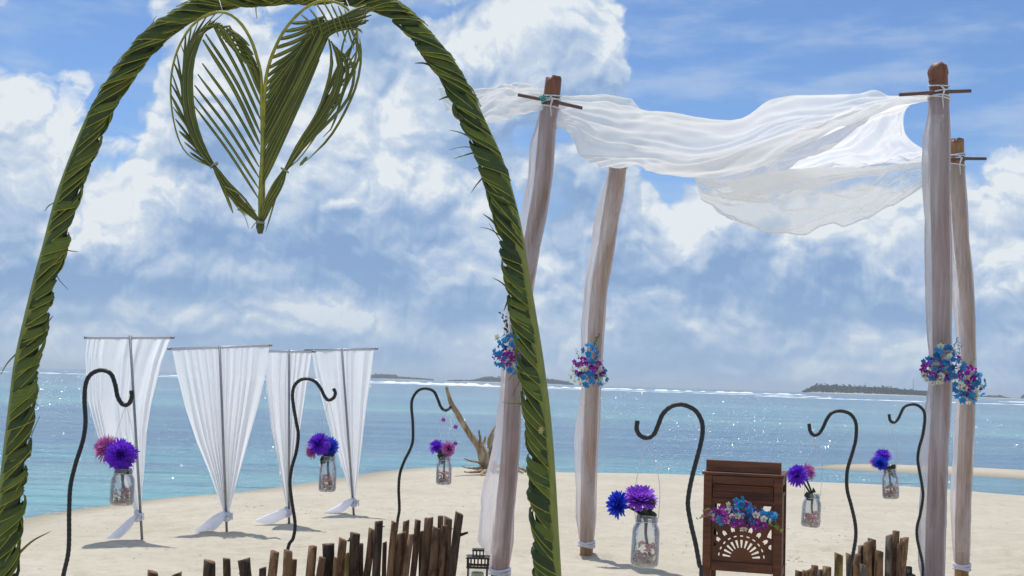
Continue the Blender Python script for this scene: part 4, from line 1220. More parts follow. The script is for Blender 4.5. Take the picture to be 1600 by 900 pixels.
# right outer bundle
ro = [(553, 30), (557, 48), (558, 62), (558, 78), (556, 94), (552, 110), (547, 124), (541, 138), (534, 150), (525, 164), (515, 180), (503, 196)]
for k, (x, y) in enumerate(ro):
    inner = [(548, 60), (540, 90), (528, 120), (512, 152), (494, 186), (474, 222), (456, 250), (446, 266)]
    pts = [(x, y, -.02)]
    for j, (ix, iy) in enumerate(inner):
        if iy > y + 18:
            e = (j / 7)
            pts.append((ix + (1 - e) * ((8 - k * 1.2) * (1 if k % 2 else -1) + rr.uniform(-4, 4)), iy, -.02 - .01 * math.sin(k * 2)))
    leaflet(pts, 3.6 + (k % 3) * .9, tipf=.55, twist=.4, rib_on=k % 2 == 0)
for k in range(8):        # leaflets that fall from the fan's head to the bundle
    e = k - 3.5
    q_ = rr.uniform(-5, 5)
    leaflet([(512 + k * 2.6, 58 + 3 * k, -.05), (516 + k * 4.6 + q_, 100 + e, -.05), (510 + k * 4.4 + q_, 140 + e * 3, -.045), (496 + k * 2.6 + q_ * .5, 180 + e * 2, -.04), (472 + e * 1.8, 225, -.03), (446 + e * .5, 266, -.02)], 4.8 + (k % 3) * .8, tipf=.6, twist=.6, rib_on=k % 3 == 0)
leaflet([(562, 60, -.02), (564, 92, -.02), (556, 135, -.01), (536, 180, 0), (512, 218, 0), (478, 252, -.01)], 4, name='loose_leaflet')
leaflet([(545, 40, -.03), (562, 84, -.03), (538, 140, -.02), (520, 196, 0), (505, 214, -.01)], 4, name='loose_leaflet')
leaflet([(480, 245, -.02), (474, 252, -.02), (468, 259, -.01)], 5, name='loose_leaflet')
leaflet([(534, 44, -.02), (560, 46, -.02), (566, 52, 0)], 4, name='loose_leaflet')
leaflet([(536, 110, -.02), (556, 100, -.02), (565, 84, 0)], 3, name='loose_leaflet')
# lower right tail
for k in range(8):
    e = k - 3.5
    leaflet([(445 + e * .7, 265, -.02), (433 + e * 1.6 + rr.uniform(-2, 2), 290, -.03), (420 + e * 1.4 + rr.uniform(-2, 2), 318, -.02), (409 + e * .5, 347, -.01)], 4.4, tipf=.7, twist=.5, rib_on=k % 3 == 0)
leaflet([(443, 268, -.02), (432, 305, -.02), (415, 362, 0)], 2.6, name='loose_leaflet'); leaflet([(437, 290, -.02), (424, 322, -.02), (413, 346, 0)], 2.4, name='loose_leaflet')
# ties and the bound butt end
for (x, y, tilt, r) in ((334.5, 259, .6, .016), (445, 267, -.5, .016), (407, 349, 0, .015)):
    c = hp(x, y, -.02); mb = MB()
    for q in range(2):
        ring = [c + Vector((math.cos(a) * r * math.cos(tilt), math.sin(a) * r * .9, .004 * q - math.cos(a) * r * math.sin(tilt) * -1)) for a in np.linspace(0, 2 * PI, 20)]
        tube(mb, ring, .0016, 6, cap=False)
    mb.build('tie', M['dull_cord'], heart)
mb = MB()
for k in range(9):
    a = k * .7; o_ = Vector((math.cos(a) * .008, math.sin(a) * .008, 0))
    tube(mb, [hp(407, 344, -.015) + o_, hp(406.5, 355, -.015) + o_ * 1.2, hp(406, 365 - (k % 3) * 2, -.015) + o_ * .7], [.005, .006, .004], 6)
mb.build('butt_end', M['heart_leaf'], heart)
for (x0, y0, x1, y1) in ((341, -6, 348, 18), (541, 0, 556, 34)):
    mb = MB(); tube(mb, [P(x0, y0, AY - .05), hp(x1, y1, -.03)], .0013, 5); mb.build('hanging_string', M['cord'], heart)

# ------------------------------------------------------------------ shepherd hooks
def hook(px, Y, wpx, label, depths=None):
    pts = [P(x, y, Y) for x, y in px]
    b = pts[0]
    base = Vector((b.x + (b.x - pts[1].x) * .3, Y, 0)); base.z = hgt(base.x, base.y)
    mid = [base - Vector((0, 0, .12)), base + Vector((0, 0, .01)), base.lerp(b, .35) + Vector((.02, 0, 0)), base.lerp(b, .7) - Vector((.012, 0, 0))]
    path = even(catmull(mid + pts, 700), 420)
    r = wpx * .93 * Y / FPX / 2
    rad = [r * (1 + .12 * max(0, math.sin(i * 1.45))) for i in range(420)]
    mb = MB(); tube(mb, [tuple(p) for p in path], rad, 9)
    o = mb.build('shepherd_hook', M['rebar'], origin=base)
    tag(o, label, 'garden hook', 'black steel hooks along the aisle')
    return o
H = {}
hook_px = {
 1: ([(98, 905), (107, 860), (108, 800), (110, 760), (118, 725), (129, 690), (133.5, 660), (132, 625), (134, 600), (142, 585), (158, 578.5), (173, 584), (180, 601), (184, 620), (192, 632), (201, 631), (206, 620), (205, 610)], 5.0, 7.2),
 2: ([(450, 857), (458, 841), (461, 818), (456, 784), (453, 754), (456, 731), (463, 705), (466, 679), (463, 660), (459, 637), (457, 618), (460, 603), (469, 594), (480, 592), (492, 596), (501, 607), (507, 619), (513, 625), (521, 622), (524, 614), (521, 607)], 6.2, 5.6),
 3: ([(621, 816), (624, 796), (623, 764), (625, 740), (632, 720), (640, 704), (645, 688), (645, 660), (643, 636), (645, 622), (654, 610), (666, 607), (678, 612), (684, 624), (689, 636), (695, 641), (702, 639), (705, 634)], 6.9, 4.8),
 4: ([(1096, 900), (1093, 883), (1087, 850), (1080, 820), (1075, 790), (1077, 767), (1082, 743), (1088, 720), (1095, 693), (1098, 673), (1096, 657), (1087, 642), (1073, 634), (1060, 632), (1047, 636), (1035, 648), (1028, 665), (1022, 678), (1012, 684), (1001, 681), (995, 671), (996, 657)], 4.1, 7.6),
 5: ([(1327, 893), (1332, 870), (1337, 840), (1336, 817), (1330, 790), (1324, 767), (1323, 747), (1325, 730), (1332, 707), (1337, 687), (1338, 667), (1335, 655), (1327, 646), (1313, 642), (1300, 645), (1292, 655), (1286, 668), (1280, 677), (1272, 680), (1266, 674), (1264, 662)], 5.9, 5.8),
 6: ([(1442, 897), (1441, 877), (1437, 860), (1433, 840), (1433, 823), (1438, 803), (1442, 777), (1441, 760), (1436, 733), (1434, 717), (1436, 700), (1441, 683), (1444, 667), (1445, 650), (1442, 640), (1433, 633), (1423, 632), (1413, 636), (1407, 647), (1403, 655), (1397, 660), (1391, 657), (1389, 647)], 7.1, 4.8)}
hook_lb = {1: 'black steel hook at the far left over the big purple flower jar', 2: 'black steel hook rising between the curtain stands, over the purple and blue flower jar',
           3: 'black steel hook beside the driftwood, over the jar with violet and pink flowers', 4: 'thick black steel hook just left of the carved wooden lectern',
           5: 'black steel hook standing in front of the pale stakes right of the lectern', 6: 'thin black steel hook close beside the tallest bamboo post'}
for k, (px, Y, w) in hook_px.items(): H[k] = hook(px, Y, w, hook_lb[k])

# ------------------------------------------------------------------ hanging jars
M['jar_petal'] = simple('pale_pink_petal', (.86, .40, .50), .6, .35, 60, 0, trans=.5, col2=(.90, .66, .60))

def rot_to(axis):
    return Vector(axis).to_track_quat('Z', 'X').to_matrix()
def jar(cx, ytop, ybot, wpx, Y, tiltx, hook_pt, label, fill=True, seed=1):
    """mason jar: cx / ytop / ybot = pixel centre of base, mouth and foot"""
    kp = Y / FPX; r = wpx * kp / 2; h = (ybot - ytop) * kp
    foot = P(cx, ybot, Y); t = thing('hanging_jar', label, 'glass jar', foot, 'glass flower jars hanging from the hooks')
    Mx = Matrix.Rotation(tiltx, 3, 'Y')
    prof = [(.001, .004), (r * .80, .0), (r * .95, h * .035), (r, h * .09), (r * 1.0, h * .40), (r * .985, h * .66), (r * .93, h * .75), (r * .76, h * .83), (r * .72, h * .86), (r * .72, h * .985), (r * .76, h), (r * .70, h * .995), (r * .68, h * .86), (r * .70, h * .82), (r * .90, h * .72), (r * .955, h * .62), (r * .965, h * .1), (r * .88, h * .045), (.001, h * .03)]
    mb = MB(); lathe(mb, foot, prof, 28, Mx)
    # embossed ribs on the shoulder and side
    for k in range(3):
        z = h * (.875 + .035 * k); ring = [foot + Mx @ Vector((math.cos(a) * r * .74, math.sin(a) * r * .74, z)) for a in np.linspace(0, 2 * PI, 24)]
        tube(mb, ring, r * .03, 5, cap=False)
    mb.build('glass', M['jar'], t)
    mb = MB(); ring = [foot + Mx @ Vector((math.cos(a) * r * .77, math.sin(a) * r * .77, h * .86 + .002 * math.sin(3 * a))) for a in np.linspace(0, 2 * PI, 24)]
    tube(mb, ring, .0013, 5, cap=False)
    s1 = foot + Mx @ Vector((-r * .77, 0, h * .87)); s2 = foot + Mx @ Vector((r * .77, 0, h * .87))
    hk = P(hook_pt[0], hook_pt[1], Y)
    for s_ in (s1, s2):
        m_ = s_.lerp(hk, .5) + Vector(((s_.x - foot.x) * .55, 0, 0))
        tube(mb, [tuple(p) for p in even(catmull([s_, s_ + Vector(((s_.x - foot.x) * .12, 0, .03)), m_, hk], 30), 14)], .0011, 4, cap=False)
    mb.build('hanging_wire', M['cord'], t)
    if fill:
        rr = random.Random(seed)
        for nm, mt, n, z0, z1, col in (('petal_filling', 'jar_petal', 40, .08, .46, 0), ('shell_filling', 'coral', 26, .04, .20, 0)):
            mb = MB()
            for i in range(n):
                q = rr.uniform(0, 2 * PI); ra = r * .8 * math.sqrt(rr.random()); z = h * rr.uniform(z0, z1)
                c = foot + Mx @ Vector((math.cos(q) * ra, math.sin(q) * ra, z)); s_ = r * rr.uniform(.24, .40)
                ax = Matrix.Rotation(rr.uniform(0, 6), 3, 'Z') @ Matrix.Rotation(rr.uniform(0, 3), 3, 'X')
                vs = [c + ax @ Vector(v) * s_ for v in ((-1, 0, 0), (0, -.6, .3), (1, 0, 0), (0, .6, .3), (0, 0, -.25))]
                mb.add(vs, [(0, 1, 4), (1, 2, 4), (2, 3, 4), (3, 0, 4), (0, 3, 2, 1)])
            o = mb.build(nm, M[mt], t, smooth=False); tag(o, kind='stuff')
    return t, foot, Mx, r, h
def bloom(cx, cy, Y, rpx, axis, mat, jarinfo, label, seed, pompom=.9, name='chrysanthemum', n=150, wide=1.0, cat='flower', grp='chrysanthemums in the hanging jars'):
    c = P(cx, cy, Y); Rr = rpx * Y / FPX
    t = thing(name, label, cat, c, grp)
    rr = random.Random(seed); A = rot_to(axis); mb = MB()
    for i in range(n):
        f = (i + .5) / n
        th = (f ** .62) * PI * pompom * .62 + .05; ph = i * 2.39996 + rr.uniform(-.1, .1)
        L = Rr * (.45 + .58 * f ** .45) * rr.uniform(.86, 1.10); w = Rr * rr.uniform(.060, .088) * wide
        d0 = Vector((math.sin(th) * math.cos(ph), math.sin(th) * math.sin(ph), math.cos(th)))
        perp = d0.cross(Vector((0, 0, 1))); perp = perp.normalized() if perp.length > .01 else Vector((1, 0, 0))
        up = perp.cross(d0)
        if up.z < 0: up = -up
        curl = rr.uniform(.02, .16) * (1 if f < .7 else -.4)
        org = Vector((0, 0, -Rr * .25))
        p = []
        for k, (u, ww) in enumerate(((.12, .5), (.5, 1.0), (.82, .95), (1.0, .25))):
            q = org + d0 * (L * u + Rr * .1) + up * (curl * L * u * u * 1.6)
            p += [q - perp * w * ww + up * w * .35 * ww, q, q + perp * w * ww + up * w * .35 * ww]
        mb.add([c + A @ v for v in p], [(k * 3 + s_, k * 3 + s_ + 1, k * 3 + 4 + s_, k * 3 + 3 + s_) for k in range(3) for s_ in range(2)])
    mb.build('bloom', mat, t)
    mb = MB(); lathe(mb, c + A @ Vector((0, 0, -Rr * .42)), [(.001, 0), (Rr * .22, Rr * .05), (Rr * .30, Rr * .2), (Rr * .1, Rr * .3)], 12, A); mb.build('calyx', M['stem_dark'], t)
    tj, foot, Mx, r, h = jarinfo
    s0 = c + A @ Vector((0, 0, -Rr * .40)); neck = foot + Mx @ Vector(((c.x - foot.x) * .10, 0, h * .95)); end = foot + Mx @ Vector((-(c.x - foot.x) * .22 + rr.uniform(-.3, .3) * r, rr.uniform(-.3, .3) * r, h * .18))
    mb = MB(); tube(mb, [tuple(p) for p in even(catmull([s0, s0 + A @ Vector((0, 0, -Rr * .35)), neck, foot + Mx @ Vector((0, 0, h * .6)), end], 40), 18)], .0048, 7); mb.build('stem', M['stem_dark'], t)
    for k in range(3):
        q = neck + Vector((rr.uniform(-1, 1) * r * .4, -r * .3, rr.uniform(-.2, .7) * h * .3)); a = rr.uniform(0, 6.28)
        dl = Vector((math.cos(a) * .8, -.3, math.sin(a) * .8)) * r * .72; sdv = dl.cross(Vector((0, 1, 0))).normalized() * r * .34
        mb = MB(); mb.add([neck, q + dl * .4 + sdv, q + dl * .5 + Vector((0, -r * .12, 0)), q + dl * .4 - sdv, q + dl + sdv * .5, q + dl * 1.25, q + dl - sdv * .5],
                          [(0, 1, 2), (0, 2, 3), (1, 4, 2), (2, 4, 5), (2, 5, 6), (3, 2, 6)])
        mb.build('leaf', M['stem_dark'], t)
    return t
# 1 far left
j = jar(190, 733, 789, 36, 5.0, 0.0, (197, 632), 'clear jar behind the big purple flower at the far left, pink petals inside', seed=1)
bloom(162, 699, 5.04, 22, (-.6, -.6, .35), M['pink_petal'], j, 'dusty pink chrysanthemum, half hidden behind the big purple one', 11, n=140)
bloom(188, 710, 4.97, 25.5, (.15, -1, .15), M['violet'], j, 'big deep purple chrysanthemum in the far left jar', 12, 1.25, n=260)
# 2
j = jar(511, 713, 768, 27, 6.2, 0.0, (514, 624), 'tall clear jar hanging between the third and fourth curtain stands', seed=2)
bloom(485, 706, 6.15, 12, (-.8, -.5, -.1), M['pink_petal'], j, 'pink chrysanthemum hanging lowest beside the purple and blue pair', 21)
bloom(496, 691, 6.13, 18, (-.3, -.8, .5), M['violet'], j, 'purple chrysanthemum beside the bright blue one near the curtain stands', 22, 1.1, n=200)
bloom(516, 697, 6.18, 16, (.6, -.7, .3), M['blue_petal'], j, 'bright blue chrysanthemum in the jar near the curtain stands', 23, 1.0)
# 3
j = jar(693, 714, 757, 24, 6.9, 0.0, (696, 640), 'small clear jar hanging left of the driftwood', seed=3)
bloom(681, 696, 6.9, 12, (-.45, -.6, .6), M['violet'], j, 'small violet bloom, left one of the pair beside the driftwood', 31, .95, n=70, wide=2.0)
bloom(702, 700, 6.88, 12, (.5, -.7, .4), M['pink_petal'], j, 'small lilac pink bloom, right one of the pair beside the driftwood', 32, .95, n=70, wide=2.0)
# 4
j = jar(1006.5, 806, 885, 43, 4.1, 0.03, (1012, 684), 'largest clear mason jar, hanging left of the lectern', seed=4)
bloom(963, 787, 4.1, 21, (-.85, -.45, .15), M['blue_petal'], j, 'vivid blue chrysanthemum leaning out of the largest jar', 41, .85, n=110, wide=1.6)
bloom(1000, 777, 4.1, 28, (.0, -.45, 1), M['purple_petal'], j, 'purple dome-shaped chrysanthemum above the largest jar', 42, .80, n=130, wide=1.5)
# 5
j = jar(1266, 772, 823, 29, 6.0, 0.06, (1273, 680), 'clear jar with pink petals hanging right of the lectern', seed=5)
bloom(1264, 735, 6.01, 14, (.5, -.5, .7), M['pink_petal'], j, 'pink chrysanthemum behind the violet one, right of the lectern', 51)
bloom(1244, 741, 5.97, 17, (-.65, -.65, .45), M['violet'], j, 'violet chrysanthemum leaning left toward the lectern', 52, .95, n=200)
# 6
j = jar(1392, 733, 779, 25, 7.1, -0.05, (1395, 659), 'small clear jar hanging from the thin hook near the tallest post', seed=6)
bloom(1366, 722, 7.12, 9, (-.8, -.5, .2), M['pink_petal'], j, 'tiny pink bloom peeking out left of the violet and blue pair', 61, n=80)
bloom(1379, 711, 7.1, 14, (-.3, -.5, .8), M['violet'], j, 'violet chrysanthemum on top, in the jar near the tallest post', 62, .9)
bloom(1375, 724, 7.06, 12, (-.5, -.7, -.3), M['blue_petal'], j, 'blue chrysanthemum drooping under the violet one near the tallest post', 63, .8, n=110)

# ------------------------------------------------------------------ orchid blossoms
def petal_mesh(name, mat, lipmat, wide=1.0, closed=False):
    mb = MB(); rr = random.Random(hash(name) % 97)
    for k in range(5):
        a = 2 * PI * k / 5 + PI / 2
        L, w = (1.0, .36 * wide) if k not in (1, 4) else (1.02, .52 * wide)
        el_ = .25 if not closed else 1.05
        d_ = Vector((math.cos(a) * math.cos(el_), math.sin(a) * math.cos(el_), math.sin(el_))); s_ = Vector((-math.sin(a), math.cos(a), 0))
        up = s_.cross(d_)
        p = [Vector((0, 0, 0))]
        p += [d_ * L * .45 - s_ * w + up * .0, d_ * L * .5 - up * .10, d_ * L * .45 + s_ * w]
        p += [d_ * L * .85 - s_ * w * .55 - up * .12, d_ * L - up * .16, d_ * L * .85 + s_ * w * .55 - up * .12]
        mb.add(p, [(0, 1, 2), (0, 2, 3), (1, 4, 5, 2), (2, 5, 6, 3)], 0)
    p = [Vector((0, .0, .12)), Vector((-.22, -.20, .34)), Vector((0, -.34, .26)), Vector((.22, -.20, .34)), Vector((0, -.52, .16))]
    mb.add(p, [(0, 1, 2), (0, 2, 3), (1, 4, 2), (2, 4, 3)], 1)
    me = bpy.data.meshes.new(name); me.from_pydata([tuple(v) for v in mb.v], [], mb.f); me.materials.append(mat); me.materials.append(lipmat)
    me.polygons.foreach_set('material_index', mb.m); me.update(); return me
OR = {'b': petal_mesh('blue_blossom', M['orchid_blue'], M['orchid_lip']), 'p': petal_mesh('purple_blossom', M['orchid_purple'], M['lip_white'], .9), 'w': petal_mesh('white_blossom', M['orchid_white'], M['green_yellow']),
      'B': petal_mesh('blue_bud', M['orchid_blue'], M['orchid_blue'], .8, True), 'P': petal_mesh('purple_bud', M['orchid_purple'], M['orchid_purple'], .8, True)}
def orchid_bunch(c, lobes, label, seed, n, size=.021, sprays=(), weights='bbbbppppww', center_y=0.0, around=None):
    """lobes: (px, py, rx, ry, weights); blossoms sit on the shells of these lobes"""
    Y = c.y; kp = Y / FPX
    t = thing('orchid_bunch', label, 'orchid bunch', c, 'blue and purple orchid bunches')
    rr = random.Random(seed); per = [l[2] * l[3] for l in lobes]; tot = sum(per)
    stems = MB()
    for l, pw in zip(lobes, per):
        cl = P(l[0], l[1], Y - (l[5] if len(l) > 5 else .06))
        cnt = max(3, int(n * pw / tot))
        for i in range(cnt):
            z = 1 - 2 * (i + .5) / cnt; q = i * 2.39996 + rr.uniform(-.2, .2)
            ra = math.sqrt(max(0, 1 - z * z)); d_ = Vector((ra * math.cos(q), -abs(ra * math.sin(q)) * 1.0 if rr.random() < .85 else ra * math.sin(q), z))
            k = rr.uniform(.72, 1.05)
            p = cl + Vector((d_.x * l[2] * kp * k, d_.y * min(l[2], l[3]) * kp * .8 * k, d_.z * l[3] * kp * k))
            kind = rr.choice(l[4] if len(l) > 4 else weights)
            if rr.random() < .12 and kind in 'bp': kind = kind.upper()
            b = bpy.data.objects.new('blossom', OR[kind]); C.objects.link(b); b.parent = t
            b.location = p - c
            dd = (d_ + Vector((rr.uniform(-.5, .5), -.45 + rr.uniform(-.3, .3), rr.uniform(-.5, .4)))).normalized()
            b.rotation_mode = 'QUATERNION'
            b.rotation_quaternion = dd.to_track_quat('Z', 'Y')
            s_ = size * 1.38 * rr.uniform(.8, 1.2) * (.65 if kind in 'BP' else 1); b.scale = (s_, s_, s_)
            if i % 2 == 0: tube(stems, [cl + Vector((0, .02, 0)), cl.lerp(p, .5) + Vector((0, 0, .01)), p], [.002, .0018, .0014], 4, cap=False)
    stems.build('stems', M['green'], t)
    for (pts, mt, nl_, ls) in sprays:
        path = even(catmull([P(x, y, Y - .05 - dd_) for x, y, dd_ in pts], 40), 14); mb = MB()
        tube(mb, [tuple(p) for p in path], [.0022 - .0014 * i / 13 for i in range(14)], 5)
        for i in range(nl_):
            f = .25 + .75 * i / max(1, nl_ - 1); p = Vector(path[min(13, int(f * 13))])
            a = rr.uniform(0, 2 * PI); dl = Vector((math.cos(a), rr.uniform(-.6, .3), .35 + abs(math.sin(a)))).normalized() * ls * rr.uniform(.7, 1.2); sv = dl.cross(Vector((0, 1, 0))).normalized() * ls * .22
            mb.add([p, p + dl * .5 + sv, p + dl, p + dl * .5 - sv, p + dl * .5 + Vector((0, -ls * .1, 0))], [(0, 1, 4), (1, 2, 4), (2, 3, 4), (3, 0, 4)])
        mb.build('leaf_spray', M[mt], t)
    return t
orchid_bunch(P(795, 548, 8.98), [(794, 533, 18, 12, 'bbbbbw'), (784, 556, 14, 16, 'bbbp'), (797, 557, 16, 16, 'ppppw'), (800, 574, 14, 9, 'bbbw')], 'turquoise and purple orchid bunch half hidden behind the right leg of the arch', 1, 60, .021,
             sprays=[([(793, 530, 0), (790, 508, 0), (784, 490, 0)], 'stem_dark', 10, .03), ([(796, 528, 0), (792, 510, 0), (793, 496, 0)], 'stem_dark', 8, .026), ([(797, 530, 0), (801, 518, .02), (806, 508, .02)], 'green_yellow', 5, .02)])
orchid_bunch(P(919, 570, 10.7), [(922, 552, 10, 16, 'bbbbb'), (908, 571, 13, 15, 'pppwp'), (933, 580, 13, 17, 'ppwbp'), (918, 592, 16, 13, 'bbbwp'), (899, 585, 8, 12, 'wwp'), (940, 590, 9, 14, 'bbw')], 'orchid bunch on the slender post above the blue and purple jar, blue peak on top', 2, 78, .022,
             sprays=[([(926, 545, 0), (930, 535, 0), (937, 525, 0)], 'green', 10, .03), ([(930, 560, 0), (933, 545, .02), (932, 530, 0)], 'green_yellow', 9, .025), ([(905, 560, 0), (902, 552, 0), (899, 547, .02)], 'green_yellow', 4, .02)])
orchid_bunch(P(1470, 572, 8.36), [(1476, 552, 17, 13, 'bbbbwb'), (1455, 573, 16, 17, 'ppbp'), (1474, 580, 18, 16, 'bbpbw'), (1492, 577, 14, 18, 'ppb'), (1463, 590, 20, 9, 'wbpw')], 'larger orchid bunch on the tallest post, mostly blue', 3, 88, .019,
             sprays=[([(1482, 555, 0), (1490, 542, 0), (1498, 530, 0)], 'green_yellow', 8, .02), ([(1476, 550, 0), (1473, 540, 0), (1470, 535, 0)], 'green', 7, .02), ([(1496, 560, 0), (1500, 545, 0), (1496, 532, 0)], 'orchid_blue', 7, .022)])
orchid_bunch(P(1512, 600, 9.9), [(1512, 585, 14, 14, 'ppw'), (1498, 603, 14, 15, 'bbwp'), (1516, 610, 18, 14, 'wwpbp'), (1527, 598, 10, 16, 'bbb'), (1510, 622, 16, 9, 'bbw')], 'orchid bunch with many white blossoms on the shorter right post', 4, 80, .022,
             sprays=[([(1514, 580, 0), (1517, 570, 0), (1524, 562, 0)], 'green_yellow', 7, .02), ([(1510, 582, 0), (1507, 572, 0), (1503, 566, 0)], 'green', 6, .02)])

# threaded purple petals under the third hook
for k, (x, y) in enumerate(((693, 656), (712, 667), (711.5, 693))):
    c = P(x, y, 6.85); mb = MB()
    for q in range(4):
        a = q * PI / 2 + .4; L = .013
        d_ = Vector((math.cos(a), -.3, math.sin(a) * .7)).normalized() * L; s_ = d_.cross(Vector((0, 1, 0))).normalized() * L * .6
        mb.add([c, c + d_ * .6 + s_, c + d_ * 1.1, c + d_ * .6 - s_, c + d_ * .5 + Vector((0, -.003, 0))], [(0, 1, 4), (1, 2, 4), (2, 3, 4), (3, 0, 4)])
    t = thing('threaded_blossom', ('small purple blossom on a thread, topmost, straight under the third hook', 'small purple blossom on a thread, middle one, beside the driftwood trunk', 'small purple blossom on a thread, lowest, touching the lilac pink bloom')[k], 'blossom', c, 'blossoms threaded under the hook')
    mb.build('petals', M['orchid_purple'], t, smooth=False)
    top = P((694, 700, 703)[k], (641, 640, 638)[k], 6.88)
    mb = MB(); tube(mb, [c, top], .0007, 3); mb.build('thread', M['cord'], t)

# ------------------------------------------------------------------ stakes along the aisle
def stake(x, y, w, xb, Y, mat, label, seed, stub=None, grp=None, yb=900, notch=False):
    """x, y = pixel centre of the cut top, xb = centre where it leaves the frame at yb"""
    top = P(x, y, Y); b1 = P(xb, yb, Y)
    d_ = (top - b1).normalized() if (top - b1).length > .02 and yb - y > 25 else Vector((.02 * math.sin(seed), 0, 1)).normalized()
    k = (top.z + .0) / d_.z; base = top - d_ * k; base.y = Y; base.z = hgt(base.x, Y) - .10
    rr = random.Random(seed); kp = Y / FPX; r = w * kp / 2
    n = 16; path = []; rad = []
    for i in range(n):
        f = i / (n - 1); p = base.lerp(top, f)
        p += Vector((.014 * nz(f * 2.4, seed), .008 * nz(f * 2.4, seed + 9), 0)) * (1 - f ** 4); path.append(p); rad.append(r * (1.05 + .10 * nz(f * 4, seed + 3)) * (1.10 - .10 * f))
    mb = MB()
    if notch: path[-1].z += .0
    tube(mb, path, rad, 14, cap=True, shape=lambda i, ph: 1 + .17 * nz(math.cos(ph) * 1.6 + seed, math.sin(ph) * 1.6, i * .35) + .05 * nz(math.cos(ph) * 5, math.sin(ph) * 5, i * .2 + seed))
    # the cut is never quite level
    sl_ = rr.uniform(-.5, .5); L = len(mb.v)
    for q in range(L - 14, L):
        v = mb.v[q]; mb.v[q] = (v[0], v[1], v[2] + (v[0] - top.x) * sl_ + rr.uniform(-1, 1) * r * .10)
    cut = mb.f[-1]
    mb.m[-1] = 1
    # bark knots and a torn edge
    for q in range(rr.randint(1, 3)):
        f = rr.uniform(.35, .97); c = base.lerp(top, f); a = rr.choice((0, PI)) + rr.uniform(-.8, .4)
        dd = Vector((math.cos(a), math.sin(a) * .6 - .2, .35)).normalized()
        tube(mb, [c + dd * r * .75, c + dd * r * (1.22 + rr.random() * .25)], [r * .32, r * .12], 6)
    t = thing('stake', label, 'wooden stake', Vector((base.x, base.y, hgt(base.x, base.y))), grp)
    mb.build('log', [M[mat], M['stake_cut']], t)
    if stub:
        (sx0, sy0, sx1, sy1, sw) = stub
        mb = MB(); tube(mb, [P(sx0, sy0, Y - .005), P((sx0 + sx1) / 2, (sy0 + sy1) / 2 + .6, Y - .012), P(sx1, sy1, Y - .02)], [sw * kp / 2, sw * kp * .36, sw * kp * .25], 8); mb.build('branch_stub', M[mat], t)
GL = 'split wooden stakes left of the aisle'; GR = 'pale wooden stakes right of the lectern'
# (x, y, width, x at the frame's lower edge, depth offset, material, look)
left = [
 (239, 893.5, 15, 238, 0, 'stake_brown', 'reddish brown stub of a stake, leftmost of the left row'),
 (276.5, 896, 14, 276, 0, 'stake_brown', 'reddish stake top barely showing, second from the left end'),
 (328, 877, 17, 328, .0, 'stake_dark', 'dark square-topped stake standing alone, third from the left end'),
 (354, 872.5, 11, 355, .0, 'stake_brown', 'slim dark brown stake between two thicker dark ones near the left end'),
 (381.5, 874, 18, 385, .0, 'stake_dark', 'thick dark stake with torn top, left of a short thin one'),
 (410.5, 887, 10, 411, .0, 'stake_dark', 'shortest thin dark stake, just left of the two tan ones'),
 (430, 861.5, 13.5, 425, .0, 'stake_tan', 'tan stake leaning right, left one of the tan pair'),
 (450, 860, 12.5, 449, -.05, 'stake_tan', 'upright tan stake in front of the second hook'),
 (460, 874, 8, 458, .06, 'stake_brown', 'thin brown stake tucked behind the tan one at the second hook'),
 (488.5, 853.5, 13, 484, .0, 'stake_tan', 'clean tan stake standing alone left of a charred one'),
 (504, 870.5, 10, 499, -.05, 'stake_tan', 'short tan stake leaning against a charred black stake'),
 (513.5, 849.5, 17, 514, .02, 'stake_dark', 'charred black stake with rough bark and square top'),
 (525, 871, 6.5, 523, -.04, 'stake_tan', 'very thin tan stake right beside the charred black one'),
 (536, 842.5, 12, 531, .03, 'stake_tan', 'light brown stake leaning right, beside the yellow one'),
 (542.5, 864, 6, 541, -.05, 'stake_yellow', 'yellowish thin stake in front of the light brown one'),
 (555, 833, 15, 551, .0, 'stake_dark', 'dark forked-top stake with a ragged knob'),
 (564, 849, 8, 564, .06, 'stake_brown', 'short brown stake between the forked-top and the leaning ones'),
 (581.5, 827, 11, 573, .04, 'stake_brown', 'brown stake leaning right, just left of the pitted one'),
 (592.5, 814, 12, 587, -.02, 'stake_dark', 'pitted dark stake full of holes with a side splinter'),
 (601, 847, 6.5, 600, .07, 'stake_brown', 'thin short stake behind the pitted one'),
 (616.5, 815.5, 9.5, 608, -.03, 'stake_tan', 'slim tan stake leaning right in front of the third hook'),
 (627, 833, 13.5, 618, .0, 'stake_brown', 'broad brown stake leaning right, right of the third hook'),
 (635, 813.5, 10, 630, .08, 'stake_tan', 'tall light brown stake behind the broad leaning one'),
 (642.5, 835, 9, 633, -.03, 'stake_brown', 'thin brown stake leaning strongly, right of the broad one'),
 (653, 812.5, 9, 646, .03, 'stake_brown', 'tall dark brown stake with a little side knot'),
 (658.5, 830, 6, 657, .08, 'stake_yellow', 'pale sliver of a stake between two tall dark brown ones'),
 (670.5, 809, 13, 663, .0, 'stake_brown', 'thick tall brown stake, fifth from the right end of the row'),
 (681.5, 824, 12, 675, -.03, 'stake_brown', 'shorter brown stake with a slanted top before the tall four'),
 (688.5, 806, 9, 684, .07, 'stake_brown', 'notched brown stake peeping above its neighbours'),
 (694, 821, 8, 689, -.02, 'stake_brown', 'slim brown stake wedged before the last broad brown one'),
 (700.5, 809, 12, 697, .02, 'stake_brown', 'broad straight brown stake beside the branched dark one'),
 (718, 802, 12.5, 705, -.02, 'stake_dark', 'tallest dark stake at the right end, with a side branch')]
